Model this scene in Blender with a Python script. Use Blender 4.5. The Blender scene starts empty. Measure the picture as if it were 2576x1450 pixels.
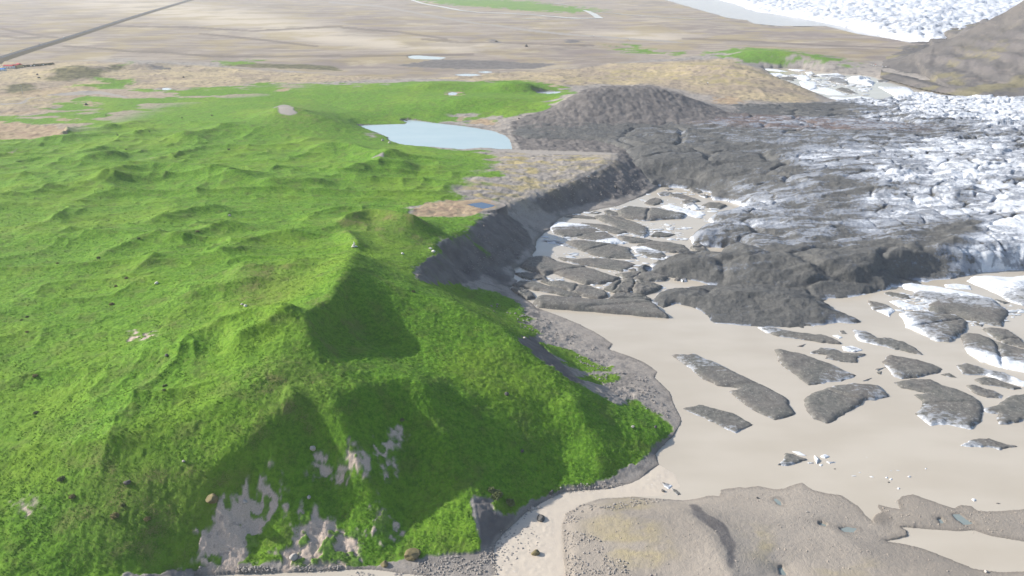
import bpy, math, random
import numpy as np
from mathutils import Vector

rng = np.random.default_rng(7)
random.seed(7)
scene = bpy.context.scene
COL = scene.collection

# ---------------------------------------------------------------- camera, sky, sun, exposure
CAM_H, PITCH, FOC = 190.0, math.radians(22.0), 2022.0      # FOC in pixels of a 2576-wide view
cd = bpy.data.cameras.new('camera'); cam = bpy.data.objects.new('camera', cd); COL.objects.link(cam)
cam.location = (0, 0, CAM_H); cam.rotation_euler = (math.pi/2 - PITCH, 0, 0)
cd.sensor_width = 36; cd.lens = 36*FOC/2576; cd.clip_start = 1; cd.clip_end = 40000
scene.camera = cam
SUN_EL, SUN_AZ = math.radians(27), math.radians(-76)       # azimuth from +Y, negative = left
world = bpy.data.worlds.new('World'); scene.world = world; world.use_nodes = True
wn = world.node_tree; bg = wn.nodes['Background']; sky = wn.nodes.new('ShaderNodeTexSky')
sky.sky_type = 'NISHITA'; sky.sun_disc = False; sky.sun_elevation = SUN_EL; sky.sun_rotation = SUN_AZ
sky.air_density = 1.0; sky.dust_density = 1.5; sky.ozone_density = 1.0
wn.links.new(sky.outputs[0], bg.inputs[0]); bg.inputs[1].default_value = 0.13
sl = bpy.data.lights.new('sun', 'SUN'); sl.energy = 5.0; sl.angle = math.radians(0.6); sl.color = (1.0, 0.95, 0.87)
so = bpy.data.objects.new('sun', sl); COL.objects.link(so); so.location = (-300, 100, 400)
sd = Vector((math.sin(SUN_AZ)*math.cos(SUN_EL), math.cos(SUN_AZ)*math.cos(SUN_EL), math.sin(SUN_EL)))
so.rotation_euler = sd.to_track_quat('Z', 'Y').to_euler()
scene.view_settings.view_transform = 'Standard'; scene.view_settings.look = 'None'
scene.view_settings.exposure = 0.56; scene.view_settings.gamma = 1.0
scene.cycles.max_bounces = 4; scene.cycles.diffuse_bounces = 2; scene.cycles.glossy_bounces = 2; scene.cycles.volume_bounces = 1
scene.cycles.use_denoising = True

# ---------------------------------------------------------------- small maths
def ray(px, py):
    px = np.asarray(px, float); py = np.asarray(py, float)
    dx = (px-1288.0)/FOC; dy = (725.0-py)/FOC
    return dx, math.cos(PITCH)+dy*math.sin(PITCH), -math.sin(PITCH)+dy*math.cos(PITCH)
def unp(px, py, z):                                         # where the sight line meets the level z
    a, b, c = ray(px, py); t = (np.asarray(z, float)-CAM_H)/c
    return a*t, b*t
def C(r, c, pts): return [(858.67*c+x/3.0, 483.0*r+y/3.0) for x, y in pts]
def Fc(pts): return [(1274.6+.27766*x, 402.5+.27766*y) for x, y in pts]
def Gc(pts): return [(2146.7+.30535*x, 657.4+.30535*y) for x, y in pts]
def Hc(pts): return [(1878.3+.16667*x, 147.6+.16667*y) for x, y in pts]

def _hash(ix, iy, seed):
    h = (ix.astype(np.int64)*374761393 + iy.astype(np.int64)*668265263 + seed*1274126177) & 0xFFFFFFFF
    h = ((h ^ (h >> 13))*1274126177) & 0xFFFFFFFF
    h = h ^ (h >> 16)
    return (h & 0xFFFFFF).astype(np.float32)/np.float32(0xFFFFFF)
def vnoise(x, y, seed=0):
    xi = np.floor(x); yi = np.floor(y); fx = (x-xi).astype(np.float32); fy = (y-yi).astype(np.float32)
    ux = fx*fx*fx*(fx*(fx*6-15)+10); uy = fy*fy*fy*(fy*(fy*6-15)+10)
    xi = xi.astype(np.int64); yi = yi.astype(np.int64)
    a = _hash(xi, yi, seed); b = _hash(xi+1, yi, seed); c = _hash(xi, yi+1, seed); d = _hash(xi+1, yi+1, seed)
    return (a+(b-a)*ux)*(1-uy)+(c+(d-c)*ux)*uy
def fbm(x, y, seed=0, octv=4, rough=.5):
    s = 0; amp = 1; tot = 0; ca, sa = math.cos(.6), math.sin(.6)
    for i in range(octv):
        s = s + amp*vnoise(x, y, seed+i*17); tot += amp; amp *= rough
        x, y = (x*ca-y*sa)*2.03+5.2, (x*sa+y*ca)*2.03+1.7
    return s/tot
def ridged(x, y, seed=0, octv=3):
    s = 0; amp = 1; tot = 0
    for i in range(octv):
        s = s+amp*(1-np.abs(2*vnoise(x, y, seed+i*31)-1))**2; tot += amp; amp *= .5; x, y = x*2.1+3.1, y*2.1+7.7
    return s/tot
def voro(x, y, seed=0):
    xi = np.floor(x).astype(np.int64); yi = np.floor(y).astype(np.int64)
    f1 = np.full(x.shape, 9.0, np.float32); f2 = f1.copy(); cid = np.zeros(x.shape, np.float32)
    for i in (-1, 0, 1):
        for j in (-1, 0, 1):
            a, b = xi+i, yi+j
            dx = a+.1+.8*_hash(a, b, seed)-x; dy = b+.1+.8*_hash(a, b, seed+99)-y
            d = np.sqrt(dx*dx+dy*dy).astype(np.float32); h = _hash(a, b, seed+7)
            n = d < f1
            f2 = np.where(n, f1, np.minimum(f2, d)); cid = np.where(n, h, cid); f1 = np.where(n, d, f1)
    return f1, f2, cid
def sstep(a, b, x):
    t = np.clip((x-a)/(b-a), 0, 1); return t*t*(3-2*t)
def sdf(poly, X, Y):                                        # signed distance, positive inside
    P = np.asarray(poly, float); Q = np.roll(P, -1, 0)
    d2 = np.full(X.shape, 1e18); ins = np.zeros(X.shape, bool)
    for (ax, ay), (bx, by) in zip(P, Q):
        ex, ey = bx-ax, by-ay; L = ex*ex+ey*ey+1e-12
        t = np.clip(((X-ax)*ex+(Y-ay)*ey)/L, 0, 1)
        d2 = np.minimum(d2, (X-ax-t*ex)**2+(Y-ay-t*ey)**2)
        if ay != by:
            c = ((ay > Y) != (by > Y)) & (X < ex*(Y-ay)/(by-ay)+ax); ins ^= c
    d = np.sqrt(d2); return np.where(ins, d, -d)
def dens(pts, step=10.0, closed=True):
    P = list(pts); out = []
    n = len(P) if closed else len(P)-1
    for i in range(n):
        a = np.array(P[i], float); b = np.array(P[(i+1) % len(P)], float)
        k = max(1, int(np.hypot(*(b-a)[:2])/step))
        for j in range(k): out.append(a+(b-a)*j/k)
    if not closed: out.append(np.array(P[-1], float))
    return np.array(out)

# ---------------------------------------------------------------- scene bookkeeping
def tag(o, label=None, cat=None, group=None, kind=None):
    for k, v in (('label', label), ('category', cat), ('group', group), ('kind', kind)):
        if v: o[k] = v
    return o
def mesh_obj(name, V, F, mat=None, parent=None, smooth=True, attrs=None):
    me = bpy.data.meshes.new(name); V = np.asarray(V, np.float32).reshape(-1, 3)
    F = np.asarray(F, np.int32); k = F.shape[1]
    me.vertices.add(len(V)); me.vertices.foreach_set('co', V.ravel())
    me.loops.add(F.size); me.loops.foreach_set('vertex_index', F.ravel())
    me.polygons.add(len(F)); me.polygons.foreach_set('loop_start', np.arange(0, F.size, k, dtype=np.int32))
    me.polygons.foreach_set('loop_total', np.full(len(F), k, np.int32))
    me.polygons.foreach_set('use_smooth', np.full(len(F), smooth, bool))
    for an, av in (attrs or {}).items():
        at = me.attributes.new(an, 'FLOAT', 'POINT'); at.data.foreach_set('value', np.asarray(av, np.float32).ravel())
    me.update(calc_edges=True); me.validate()
    if mat: me.materials.append(mat)
    o = bpy.data.objects.new(name, me); COL.objects.link(o)
    if parent: o.parent = parent
    return o
def grid_faces(nr, nc, keep=None):
    i = np.arange(nr*nc, dtype=np.int32).reshape(nr, nc)
    F = np.stack([i[:-1, :-1], i[:-1, 1:], i[1:, 1:], i[1:, :-1]], -1).reshape(-1, 4)
    if keep is not None:
        k = keep; kk = (k[:-1, :-1] | k[:-1, 1:] | k[1:, 1:] | k[1:, :-1]).ravel(); F = F[kk]
    return F
def compact(V, F, attrs):
    V = V.reshape(-1, 3); u = np.unique(F); m = np.full(len(V), -1, np.int32); m[u] = np.arange(len(u))
    return V[u], m[F], {k: np.asarray(a).ravel()[u] for k, a in attrs.items()}
def empty(name, loc, rz=0):
    o = bpy.data.objects.new(name, None); COL.objects.link(o); o.location = loc; o.rotation_euler = (0, 0, rz); o.empty_display_size = .5
    return o

# ---------------------------------------------------------------- material helper
class NT:
    def __init__(s, name):
        s.m = bpy.data.materials.new(name); s.m.use_nodes = True; s.t = s.m.node_tree
        s.b = s.t.nodes['Principled BSDF']; s.pos = s.t.nodes.new('ShaderNodeNewGeometry').outputs['Position']
    def L(s, a, b): s.t.links.new(a, b)
    def put(s, sock, v):
        if hasattr(v, 'is_output') or isinstance(v, bpy.types.NodeSocket): s.L(v, sock)
        else: sock.default_value = v
    def attr(s, n):
        a = s.t.nodes.new('ShaderNodeAttribute'); a.attribute_name = n; return a.outputs['Fac']
    def scaled(s, v):
        m = s.t.nodes.new('ShaderNodeMapping'); m.inputs['Scale'].default_value = v; s.L(s.pos, m.inputs['Vector']); return m.outputs[0]
    def noise(s, scale, detail=3, rough=.55, vec=None, dist=0):
        n = s.t.nodes.new('ShaderNodeTexNoise'); n.inputs['Scale'].default_value = scale; n.inputs['Detail'].default_value = detail
        n.inputs['Roughness'].default_value = rough; n.inputs['Distortion'].default_value = dist
        s.L(vec or s.pos, n.inputs['Vector']); return n.outputs['Fac']
    def voro(s, scale, feature='F1', vec=None):
        n = s.t.nodes.new('ShaderNodeTexVoronoi'); n.feature = feature; n.inputs['Scale'].default_value = scale
        s.L(vec or s.pos, n.inputs['Vector']); return n
    def math(s, op, a, b=0.0, c=0.0):
        n = s.t.nodes.new('ShaderNodeMath'); n.operation = op
        for i, v in enumerate((a, b, c)): s.put(n.inputs[i], v)
        return n.outputs[0]
    def step(s, v, lo, hi, a=0.0, b=1.0):
        n = s.t.nodes.new('ShaderNodeMapRange'); n.interpolation_type = 'SMOOTHSTEP'
        s.put(n.inputs[0], v)
        for i, q in enumerate((lo, hi, a, b)): n.inputs[1+i].default_value = q
        return n.outputs[0]
    def mix(s, f, a, b):
        n = s.t.nodes.new('ShaderNodeMix'); n.data_type = 'RGBA'; s.put(n.inputs[0], f)
        for i, v in ((6, a), (7, b)):
            if isinstance(v, tuple): n.inputs[i].default_value = (*v, 1)
            else: s.L(v, n.inputs[i])
        return n.outputs[2]
    def bump(s, h, strength=.5, dist=1.0, normal=None):
        n = s.t.nodes.new('ShaderNodeBump'); n.inputs['Strength'].default_value = strength; n.inputs['Distance'].default_value = dist
        s.L(h, n.inputs['Height'])
        if normal: s.L(normal, n.inputs['Normal'])
        return n.outputs[0]
    def out(s, col, rough=.9, normal=None, spec=.2):
        s.put(s.b.inputs['Base Color'], (*col, 1) if isinstance(col, tuple) else col)
        s.put(s.b.inputs['Roughness'], rough); s.b.inputs['Specular IOR Level'].default_value = spec
        if normal: s.L(normal, s.b.inputs['Normal'])
        return s.m
def plain(name, col, rough=.7, var=.25, scale=.8):
    n = NT(name); f = n.noise(scale, 4)
    return n.out(n.mix(f, tuple(c*(1-var) for c in col), tuple(min(1, c*(1+var)) for c in col)), rough)

# ---------------------------------------------------------------- shores of the waters (pixels of the 2576-wide view)
def off(pts, dx=0, dy=0): return [(x+dx, y+dy) for x, y in pts]
LAGOON = (Fc([(1290,300),(1200,340),(1000,420),(880,440),(700,480),(540,505),(470,535),(405,600),(390,640),(340,660),(280,720),(250,790),(270,820),(222,860),(240,890),(135,960),(45,990),(70,1010),(62,1080),(98,1095),(60,1140),(22,1160),(60,1200),(150,1260),(250,1310),(300,1380)])
  + C(1,1,[(1420,830),(1500,885),(1650,940),(1800,1000),(1950,1080),(2055,1150),(2020,1190),(2200,1250),(2290,1290),(2385,1360),(2360,1400),(2400,1440)])
  + C(2,1,[(2480,60),(2520,180),(2566,260),(2560,300),(2500,400),(2420,470),(2365,530),(2395,610),(2250,720),(2190,750),(2000,795),(1800,800),(1680,815),(1600,850),(1500,905),(1400,965),(1310,1050),(1230,1120),(1170,1190),(1150,1260),(1180,1449),(1180,1700),(1700,1700),(1695,1449),(1680,1300),(1665,1160),(1670,1060),(1700,985),(1800,920),(1950,870),(2200,855),(2560,882)])
  + C(2,2,[(0,885),(100,870),(190,845),(280,850),(290,800),(420,780),(480,785),(570,770),(690,795),(770,790),(840,760),(900,745),(980,800),(1080,825),(1200,840),(1320,920),(1380,990),(1450,1050),(1510,1055),(1550,1015),(1470,930),(1480,910),(1560,935),(1640,950),(1620,880),(1660,850),(1740,835),(1900,890),(2050,940),(2100,910),(2180,920),(2230,960),(2400,960),(2576,945),(3300,930)])
  + [(3300,560),(2600,520),(2300,450),(1900,440),(1760,452),(1670,462)])
LAGOON2 = C(2,2,[(1535,1190),(1620,1170),(1700,1150),(1690,1110),(1640,1080),(1760,1090),(1900,1100),(2050,1110),(2200,1105),(2300,1140),(2400,1160),(2576,1190),(2760,1225),(2900,1290),(2880,1370),(2720,1420),(2576,1420),(2400,1425),(2200,1400),(2080,1350),(1960,1300),(1800,1240),(1650,1205)])
BRAID = C(2,1,[(-1100,1449),(-800,1435),(-420,1425),(-300,1418),(-100,1412),(60,1400),(220,1400),(420,1425),(640,1449),(640,1800),(-1100,1800)])
UPLAG = C(0,2,[(585,520),(740,515),(900,520),(1000,535),(1120,548),(1250,560),(1330,560),(1480,590),(1640,608),(1800,640),(2000,680),(2230,715),(2500,770),(2300,800),(2050,760),(1760,730),(1600,760),(1450,782),(1390,788),(1300,778),(1110,752),(950,690),(800,632),(720,590),(650,555)])
TARN = C(0,1,[(115,950),(200,945),(300,942),(480,938),(495,925),(450,912),(500,907),(560,910),(700,930),(850,945),(1000,965),(1150,990),(1240,1025),(1272,1060),(1295,1130),(1200,1127),(1120,1118),(1050,1115),(900,1130),(750,1116),(600,1105),(480,1095),(400,1077),(345,1052),(355,1040),(260,1005),(170,970)])
BLUEPOND = C(1,1,[(945,97),(985,88),(1060,80),(1110,90),(1160,103),(1120,118),(1070,126),(1000,112)])
POND_A = C(0,1,[(1440,696),(1540,690),(1660,692),(1650,705),(1570,712),(1490,705)])
POND_B = C(0,1,[(850,566),(930,558),(1010,560),(1070,572),(1040,583),(960,582)])
POND_C = C(0,1,[(1025,545),(1090,538),(1150,545),(1090,553)])
POND_D = C(0,1,[(805,703),(840,697),(875,703),(870,718),(815,722)])
POND_E = C(0,1,[(500,425),(560,418),(700,428),(795,436),(740,450),(560,448),(510,440)])
POND_F = C(0,0,[(1222,668),(1255,663),(1300,672),(1270,680),(1230,680)])
TINY = [C(2,2,p) for p in ([(680,870),(705,862),(740,890),(750,925),(715,910)],[(1015,1050),(1050,1045),(1095,1070),(1080,1085),(1035,1075)],[(1180,1095),(1240,1080),(1315,1092),(1285,1120),(1220,1122)],[(720,1385),(745,1380),(790,1449),(730,1449)],[(2030,985),(2090,980),(2140,1020),(2210,1060),(2120,1065),(2060,1030)],[(1910,1020),(1950,1012),(1980,1050),(1945,1058)])]
FARLAG = [(1600,-30),(1640,-8),(1700,8),(1760,25),(1830,45),(1880,52),(1900,60),(1960,66),(2080,66),(2160,86),(2240,98),(2300,112),(2390,112),(2560,90),(2560,40),(2300,20),(1900,-30)]
WATERS = [('lagoon',LAGOON,0.0),('lagoon',LAGOON2,0.0),('lagoon',BRAID,0.0),('upper_lagoon',UPLAG,0.0),('tarn',TARN,15.0),('pond',BLUEPOND,23.5),('pond',POND_A,22.0),('pond',POND_B,15.0),('pond',POND_C,14.6),('pond',POND_D,23.0),('pond',POND_E,14.0),('pond',POND_F,16.5),('far_lagoon',FARLAG,11.0)]+[('pool',t,l) for t,l in zip(TINY,(.7,.7,.7,1.3,.15,.15))]

# ---------------------------------------------------------------- lie of the land: crest, gully and foot lines (px, py, height)
LINES = [
 [(-900,60,14),(3400,60,14)],[(-900,0,14),(1500,-10,14),(3400,0,14)],[(-900,150,13),(0,150,13),(600,150,13),(1000,150,14),(1500,122,14),(1900,112,14),(2200,130,14)],
 [(-700,240,14),(0,240,14),(250,218,13),(500,200,14),(800,192,14),(1000,190,14)],
 [(0,172,13),(60,172,13)],[(-300,172,13),(0,172,13)],
 [(60,205,14),(90,192,17),(140,178,22),(200,164,27),(240,164,26),(275,172,20),(300,182,14)],[(70,225,13),(180,212,13),(280,200,13),(330,190,13)],[(60,178,13),(150,168,13)],
 [(270,164,14),(310,155,22),(345,153,24),(390,158,20),(430,168,14)],[(280,184,13),(360,182,13),(440,178,13)],
 [(-400,330,16),(0,330,16),(200,300,17),(400,280,18),(600,262,20)],
 [(620,300,24),(680,275,33),(705,262,40),(745,268,39),(790,285,34),(850,305,27),(910,325,19.5),(965,347,16.5)],[(690,340,24),(800,350,22),(900,352,18)],[(640,245,20),(760,245,20),(860,275,19)],
 [(-400,420,22),(0,420,22),(400,400,23),(700,400,24),(1000,400,22),(1150,395,21)],
 [(-500,510,27),(0,510,27),(300,500,27),(600,500,28),(900,470,26),(1120,470,24)],
 [(900,520,27),(1010,525,25.5),(1100,520,24),(1200,518,23.8),(1260,515,23)],
 [(-500,600,32),(0,600,32),(400,590,34),(700,600,38),(880,590,36),(1050,570,31)],
 [(-500,700,38),(0,700,38),(300,690,41),(600,684,45),(760,690,50),(820,682,53),(868,668,55)],[(500,780,43),(650,775,47),(720,778,50)],[(300,885,41),(600,862,46),(720,868,48)],
 [(-500,900,36),(0,900,36),(300,880,40),(600,830,47),(780,790,52)],
 [(-500,1100,28),(0,1100,28),(300,1100,32),(550,1000,41),(700,930,45)],
 [(-500,1300,17),(0,1300,17),(300,1280,18),(450,1220,22),(600,1120,31),(740,980,43)],
 [(-600,1450,9),(0,1450,9),(300,1440,7),(430,1440,3),(500,1436,1.6)],[(-700,1750,4),(200,1750,1),(700,1600,.4)],
 [(890,630,50),(875,650,53),(870,668,55),(850,740,54),(785,780,52.5),(775,860,48.5),(800,900,45.5),(790,920,44)],
 [(870,668,55),(915,690,50.5),(965,712,47),(1040,738,42),(1145,756,38)],
 [(800,900,45.5),(860,930,42),(960,942,38),(1070,965,34),(1112,1090,23),(1150,1180,14),(1190,1240,10),(1202,1300,7),(1208,1385,1.6)],
 [(872,768,44.5),(908,838,36.8),(960,868,33.8),(1000,885,33),(1120,925,29.5),(1250,962,25),(1358,1000,19),(1395,1060,13.5),(1428,1115,8.2),(1420,1170,4.2),(1403,1225,1.2)],
 [(1145,756,38),(1199,793,35),(1265,823,31),(1325,883,26),(1405,936,20),(1439,963,17.5),(1500,1010,13),(1590,1055,7.5),(1660,1090,4)],
 [(838,822,44),(842,872,40.5),(885,902,38.5)],
 [(1440,1000,19),(1490,1080,11),(1520,1150,6),(1500,1210,1.6)],
 [(900,965,41),(958,1015,32.5),(1015,1085,23),(1045,1165,15),(1040,1210,11),(1015,1280,7),(1000,1370,2)],
 [(790,920,44),(840,1000,39.5),(870,1080,31.5),(920,1190,20),(960,1260,12),(975,1380,2.2)],
 [(760,1000,40),(790,1100,28.5),(830,1200,17),(860,1300,8),(870,1405,1.6)],
 [(720,1020,39),(690,1150,27),(650,1290,11),(640,1420,1.5)],
 [(500,1440,1.2),(700,1440,.9),(900,1424,.9),(1050,1405,.8),(1205,1392,.8)],
 [(1215,1392,.8),(1262,1335,.8),(1312,1288,.8),(1372,1248,.8),(1425,1230,.8),(1520,1215,.8),(1600,1190,.8)],
 [(1190,1258,8.5),(1240,1268,7),(1262,1300,5),(1300,1282,1.5)],
 [(500,1470,.5),(1150,1440,.5)],[(700,1442,.3),(1000,1436,.35),(1160,1424,.3)],
 [(1200,735,9),(1290,800,7),(1400,880,5.5),(1480,950,4.5),(1580,1010,3.5),(1665,1060,1.5)],[(1340,790,2.5),(1430,850,2.6),(1520,920,2.4),(1620,985,2.2)],
 [(1140,690,8),(1190,705,6.5),(1250,690,4)],[(1100,728,24),(1150,735,13)],
 [(1228,540,25),(1180,575,27),(1140,595,27.5),(1102,613,29),(1095,640,31),(1062,658,33),(1045,690,36),(1048,720,38)],
 [(1360,570,2),(1340,620,2),(1300,660,2.5),(1240,690,4)],
 [(1228,540,25),(1262,532,20),(1310,545,8)],
 [(1290,512,18),(1380,485,15.5),(1440,455,17),(1500,425,19),(1552,397,20),(1545,385,20)],[(1310,550,7),(1380,540,3),(1450,520,1.5),(1550,505,1),(1640,480,1),(1670,465,1.5)],
 [(1170,480,22),(1250,440,20.5),(1350,410,19.5),(1450,395,19.5)],[(1300,385,16),(1450,375,16),(1560,385,17)],
 [(1350,285,22),(1400,262,31),(1440,242,39),(1472,227,46),(1525,218,47),(1642,218,47),(1700,233,40),(1760,254,30),(1815,274,20),(1860,288,15)],
 [(1472,227,46),(1498,260,35),(1530,300,22),(1545,335,14)],[(1240,322,16.5),(1280,345,15),(1400,345,14),(1550,340,14),(1700,322,15)],
 [(1000,218,22),(1080,207,31),(1180,209,27),(1230,210,27),(1270,204,36),(1330,206,36),(1390,222,27)],
 [(960,245,22),(1060,250,25),(1150,246,31),(1260,246,32),(1340,250,29),(1390,260,24)],[(1020,230,22),(1130,232,22.5),(1250,234,22),(1360,237,22)],
 [(980,300,17),(1150,294,17),(1235,302,17)],
 [(1100,195,14),(1300,190,14.5),(1500,190,14),(1650,200,14)],
 [(1660,190,14),(1720,163,24),(1800,160,30),(1870,172,29),(1930,190,22),(1990,212,14),(2060,240,6)],[(1500,165,14),(1650,150,14),(1780,140,14)],
 [(1720,250,12),(1820,262,11),(1950,268,8),(2080,262,4)],[(1860,215,20),(1940,235,14),(2020,250,8)],
 [(1820,138,14),(1870,128,25),(1950,124,30),(2010,132,26),(2080,148,18),(2150,162,11)],[(1880,165,10),(2000,168,9),(2120,170,8)],
 [(1415,102,14),(1435,98,24),(1460,106,14)],[(1245,104,15),(1250,100,20),(1262,108,14)],[(1380,124,17),(1440,112,20),(1520,130,17)],
 [(1920,172,8),(2060,176,9.5),(2180,182,9),(2300,192,8),(2420,215,7),(2560,240,6),(2900,280,6)],
 [(1500,1270,4),(1600,1300,5),(1720,1280,5.5),(1790,1350,6.2),(1840,1449,6.5)],[(1755,1275,4.5),(1830,1340,5),(1880,1449,5)],[(1450,1300,2.2),(1440,1449,2),(1440,1700,2)],[(1900,1270,1.6),(2050,1300,1.8),(2150,1370,2.2),(2400,1600,3)],
 [(2240,1292,.6),(2330,1300,.9),(2450,1312,.9),(2576,1335,1)],[(2300,1440,3),(2700,1500,3)],
]


# ---------------------------------------------------------------- membrane through those lines (solved in log-polar ground coordinates: same resolution near and far)
D = .004; U0, U1 = -1.05, 1.05; W0, W1 = math.log(105), math.log(11000)
NC = int((U1-U0)/D); NR = int((W1-W0)/D)
cu, cw, cz = [], [], []
def addc(x, y, z):
    cu.append(np.arctan2(x, y)); cw.append(np.log(np.hypot(x, y))); cz.append(np.broadcast_to(z, np.shape(x)).astype(float))
for ln in LINES:
    for (xa, ya, za), (xb, yb, zb) in zip(ln[:-1], ln[1:]):
        A = np.array([*unp(xa, ya, za), za]); B = np.array([*unp(xb, yb, zb), zb])
        n = max(3, int(np.hypot(*(A-B)[:2])/(.0025*min(np.hypot(*A[:2]), np.hypot(*B[:2])))))
        t = np.linspace(0, 1, n); addc(A[0]+(B[0]-A[0])*t, A[1]+(B[1]-A[1])*t, za+(zb-za)*t)
gu = U0+(np.arange(NC)+.5)*D; gw = W0+(np.arange(NR)+.5)*D
GU, GW = np.meshgrid(gu, gw); GX = np.exp(GW)*np.sin(GU); GY = np.exp(GW)*np.cos(GU)
def wpoly(pts, z): x, y = unp(*dens(pts, 9).T, z); return np.stack([x, y], 1)
water_in = []
for nm, pts, lev in WATERS:
    P = wpoly(pts, lev); s = np.full(GX.shape, -1e3)
    u = np.arctan2(P[:, 0], P[:, 1]); w = np.log(np.hypot(P[:, 0], P[:, 1]))
    i0, i1 = np.clip([int((w.min()-W0)/D)-8, int((w.max()-W0)/D)+9], 0, NR); j0, j1 = np.clip([int((u.min()-U0)/D)-8, int((u.max()-U0)/D)+9], 0, NC)
    s[i0:i1, j0:j1] = sdf(P, GX[i0:i1, j0:j1], GY[i0:i1, j0:j1]); water_in.append((nm, P, lev))
    k = s > 0; addc(GX[k], GY[k], lev)
cu, cw, cz = map(np.concatenate, (cu, cw, cz))
Z = None
for lv in (5, 4, 3, 2, 1, 0):
    d = D*2**lv; nc, nr = int(math.ceil(NC/2**lv)), int(math.ceil(NR/2**lv))
    j = np.clip(((cu-U0)/d).astype(int), 0, nc-1); i = np.clip(((cw-W0)/d).astype(int), 0, nr-1); f = i*nc+j
    cnt = np.bincount(f, minlength=nr*nc).reshape(nr, nc); sm = np.bincount(f, weights=cz, minlength=nr*nc).reshape(nr, nc)
    m = cnt > 0; val = sm/np.maximum(cnt, 1)
    Z = np.full((nr, nc), 14.0) if Z is None else np.repeat(np.repeat(Z, 2, 0), 2, 1)[:nr, :nc]
    Z[m] = val[m]
    for it in range(220 if lv > 1 else 120):
        p = np.pad(Z, 1, mode='edge'); Z = .25*(p[:-2, 1:-1]+p[2:, 1:-1]+p[1:-1, :-2]+p[1:-1, 2:]); Z[m] = val[m]
for it in range(7):
    p = np.pad(Z, 1, mode='edge'); Z = .4*Z+.15*(p[:-2, 1:-1]+p[2:, 1:-1]+p[1:-1, :-2]+p[1:-1, 2:])
H0 = Z
def samp(A, X, Y, u0=U0, w0=W0, d=D):
    fx = np.clip((np.arctan2(X, Y)-u0)/d-.5, 0, A.shape[1]-1.001); fy = np.clip((np.log(np.maximum(np.hypot(X, Y), 1))-w0)/d-.5, 0, A.shape[0]-1.001)
    j = fx.astype(int); i = fy.astype(int); fx = fx-j; fy = fy-i
    return (A[i, j]*(1-fx)+A[i, j+1]*fx)*(1-fy)+(A[i+1, j]*(1-fx)+A[i+1, j+1]*fx)*fy
RS = np.exp(np.linspace(math.log(150), math.log(10500), 2200))
def hit(pts):                                               # first meeting of the sight line with the land
    out = []
    for px, py in np.asarray(pts, float)[:, :2]:
        a, b, c = map(float, ray(px, min(py, 1e9))); h = math.hypot(a, b)
        X = RS*a/h; Y = RS*b/h; zz = CAM_H+RS*c/h
        below = zz < samp(H0, X, Y); k = int(np.argmax(below)) if below.any() else len(RS)-1
        out.append((X[k], Y[k]))
    return np.array(out)

# ---------------------------------------------------------------- cover maps (soft fields on a fine log-polar raster)
MD = .0018; MC = int(1.9/MD); MU0 = -.95; MW0 = math.log(150); MR = int((math.log(10500)-MW0)/MD)
def raster(pts, out=None, add=True):
    P = hit(dens(pts, 12)); u = (np.arctan2(P[:, 0], P[:, 1])-MU0)/MD-.5; w = (np.log(np.hypot(P[:, 0], P[:, 1]))-MW0)/MD-.5
    M = np.zeros((MR, MC), bool); u2, w2 = np.roll(u, -1), np.roll(w, -1)
    for i in range(max(0, int(w.min())), min(MR, int(w.max())+2)):
        k = (w > i) != (w2 > i)
        if k.any():
            xs = np.sort(u[k]+(i-w[k])*(u2[k]-u[k])/(w2[k]-w[k]))
            for a, b in zip(xs[0::2], xs[1::2]): M[i, max(0, int(math.ceil(a))):max(0, int(b)+1)] = True
    return M
def box(A, n):
    for ax in (0, 1):
        c = np.cumsum(np.pad(A, [(n+1, n) if k == ax else (0, 0) for k in (0, 1)], mode='edge'), axis=ax)
        A = (np.take(c, range(2*n+1, c.shape[ax]), ax)-np.take(c, range(0, c.shape[ax]-2*n-1), ax))/(2*n+1)
    return A
def field(polys, soft, minus=()):
    M = np.zeros((MR, MC), bool)
    for p in polys: M |= raster(p)
    for p in minus: M &= ~raster(p)
    A = M.astype(np.float32)
    for _ in range(2): A = box(A, soft)
    return A
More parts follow.
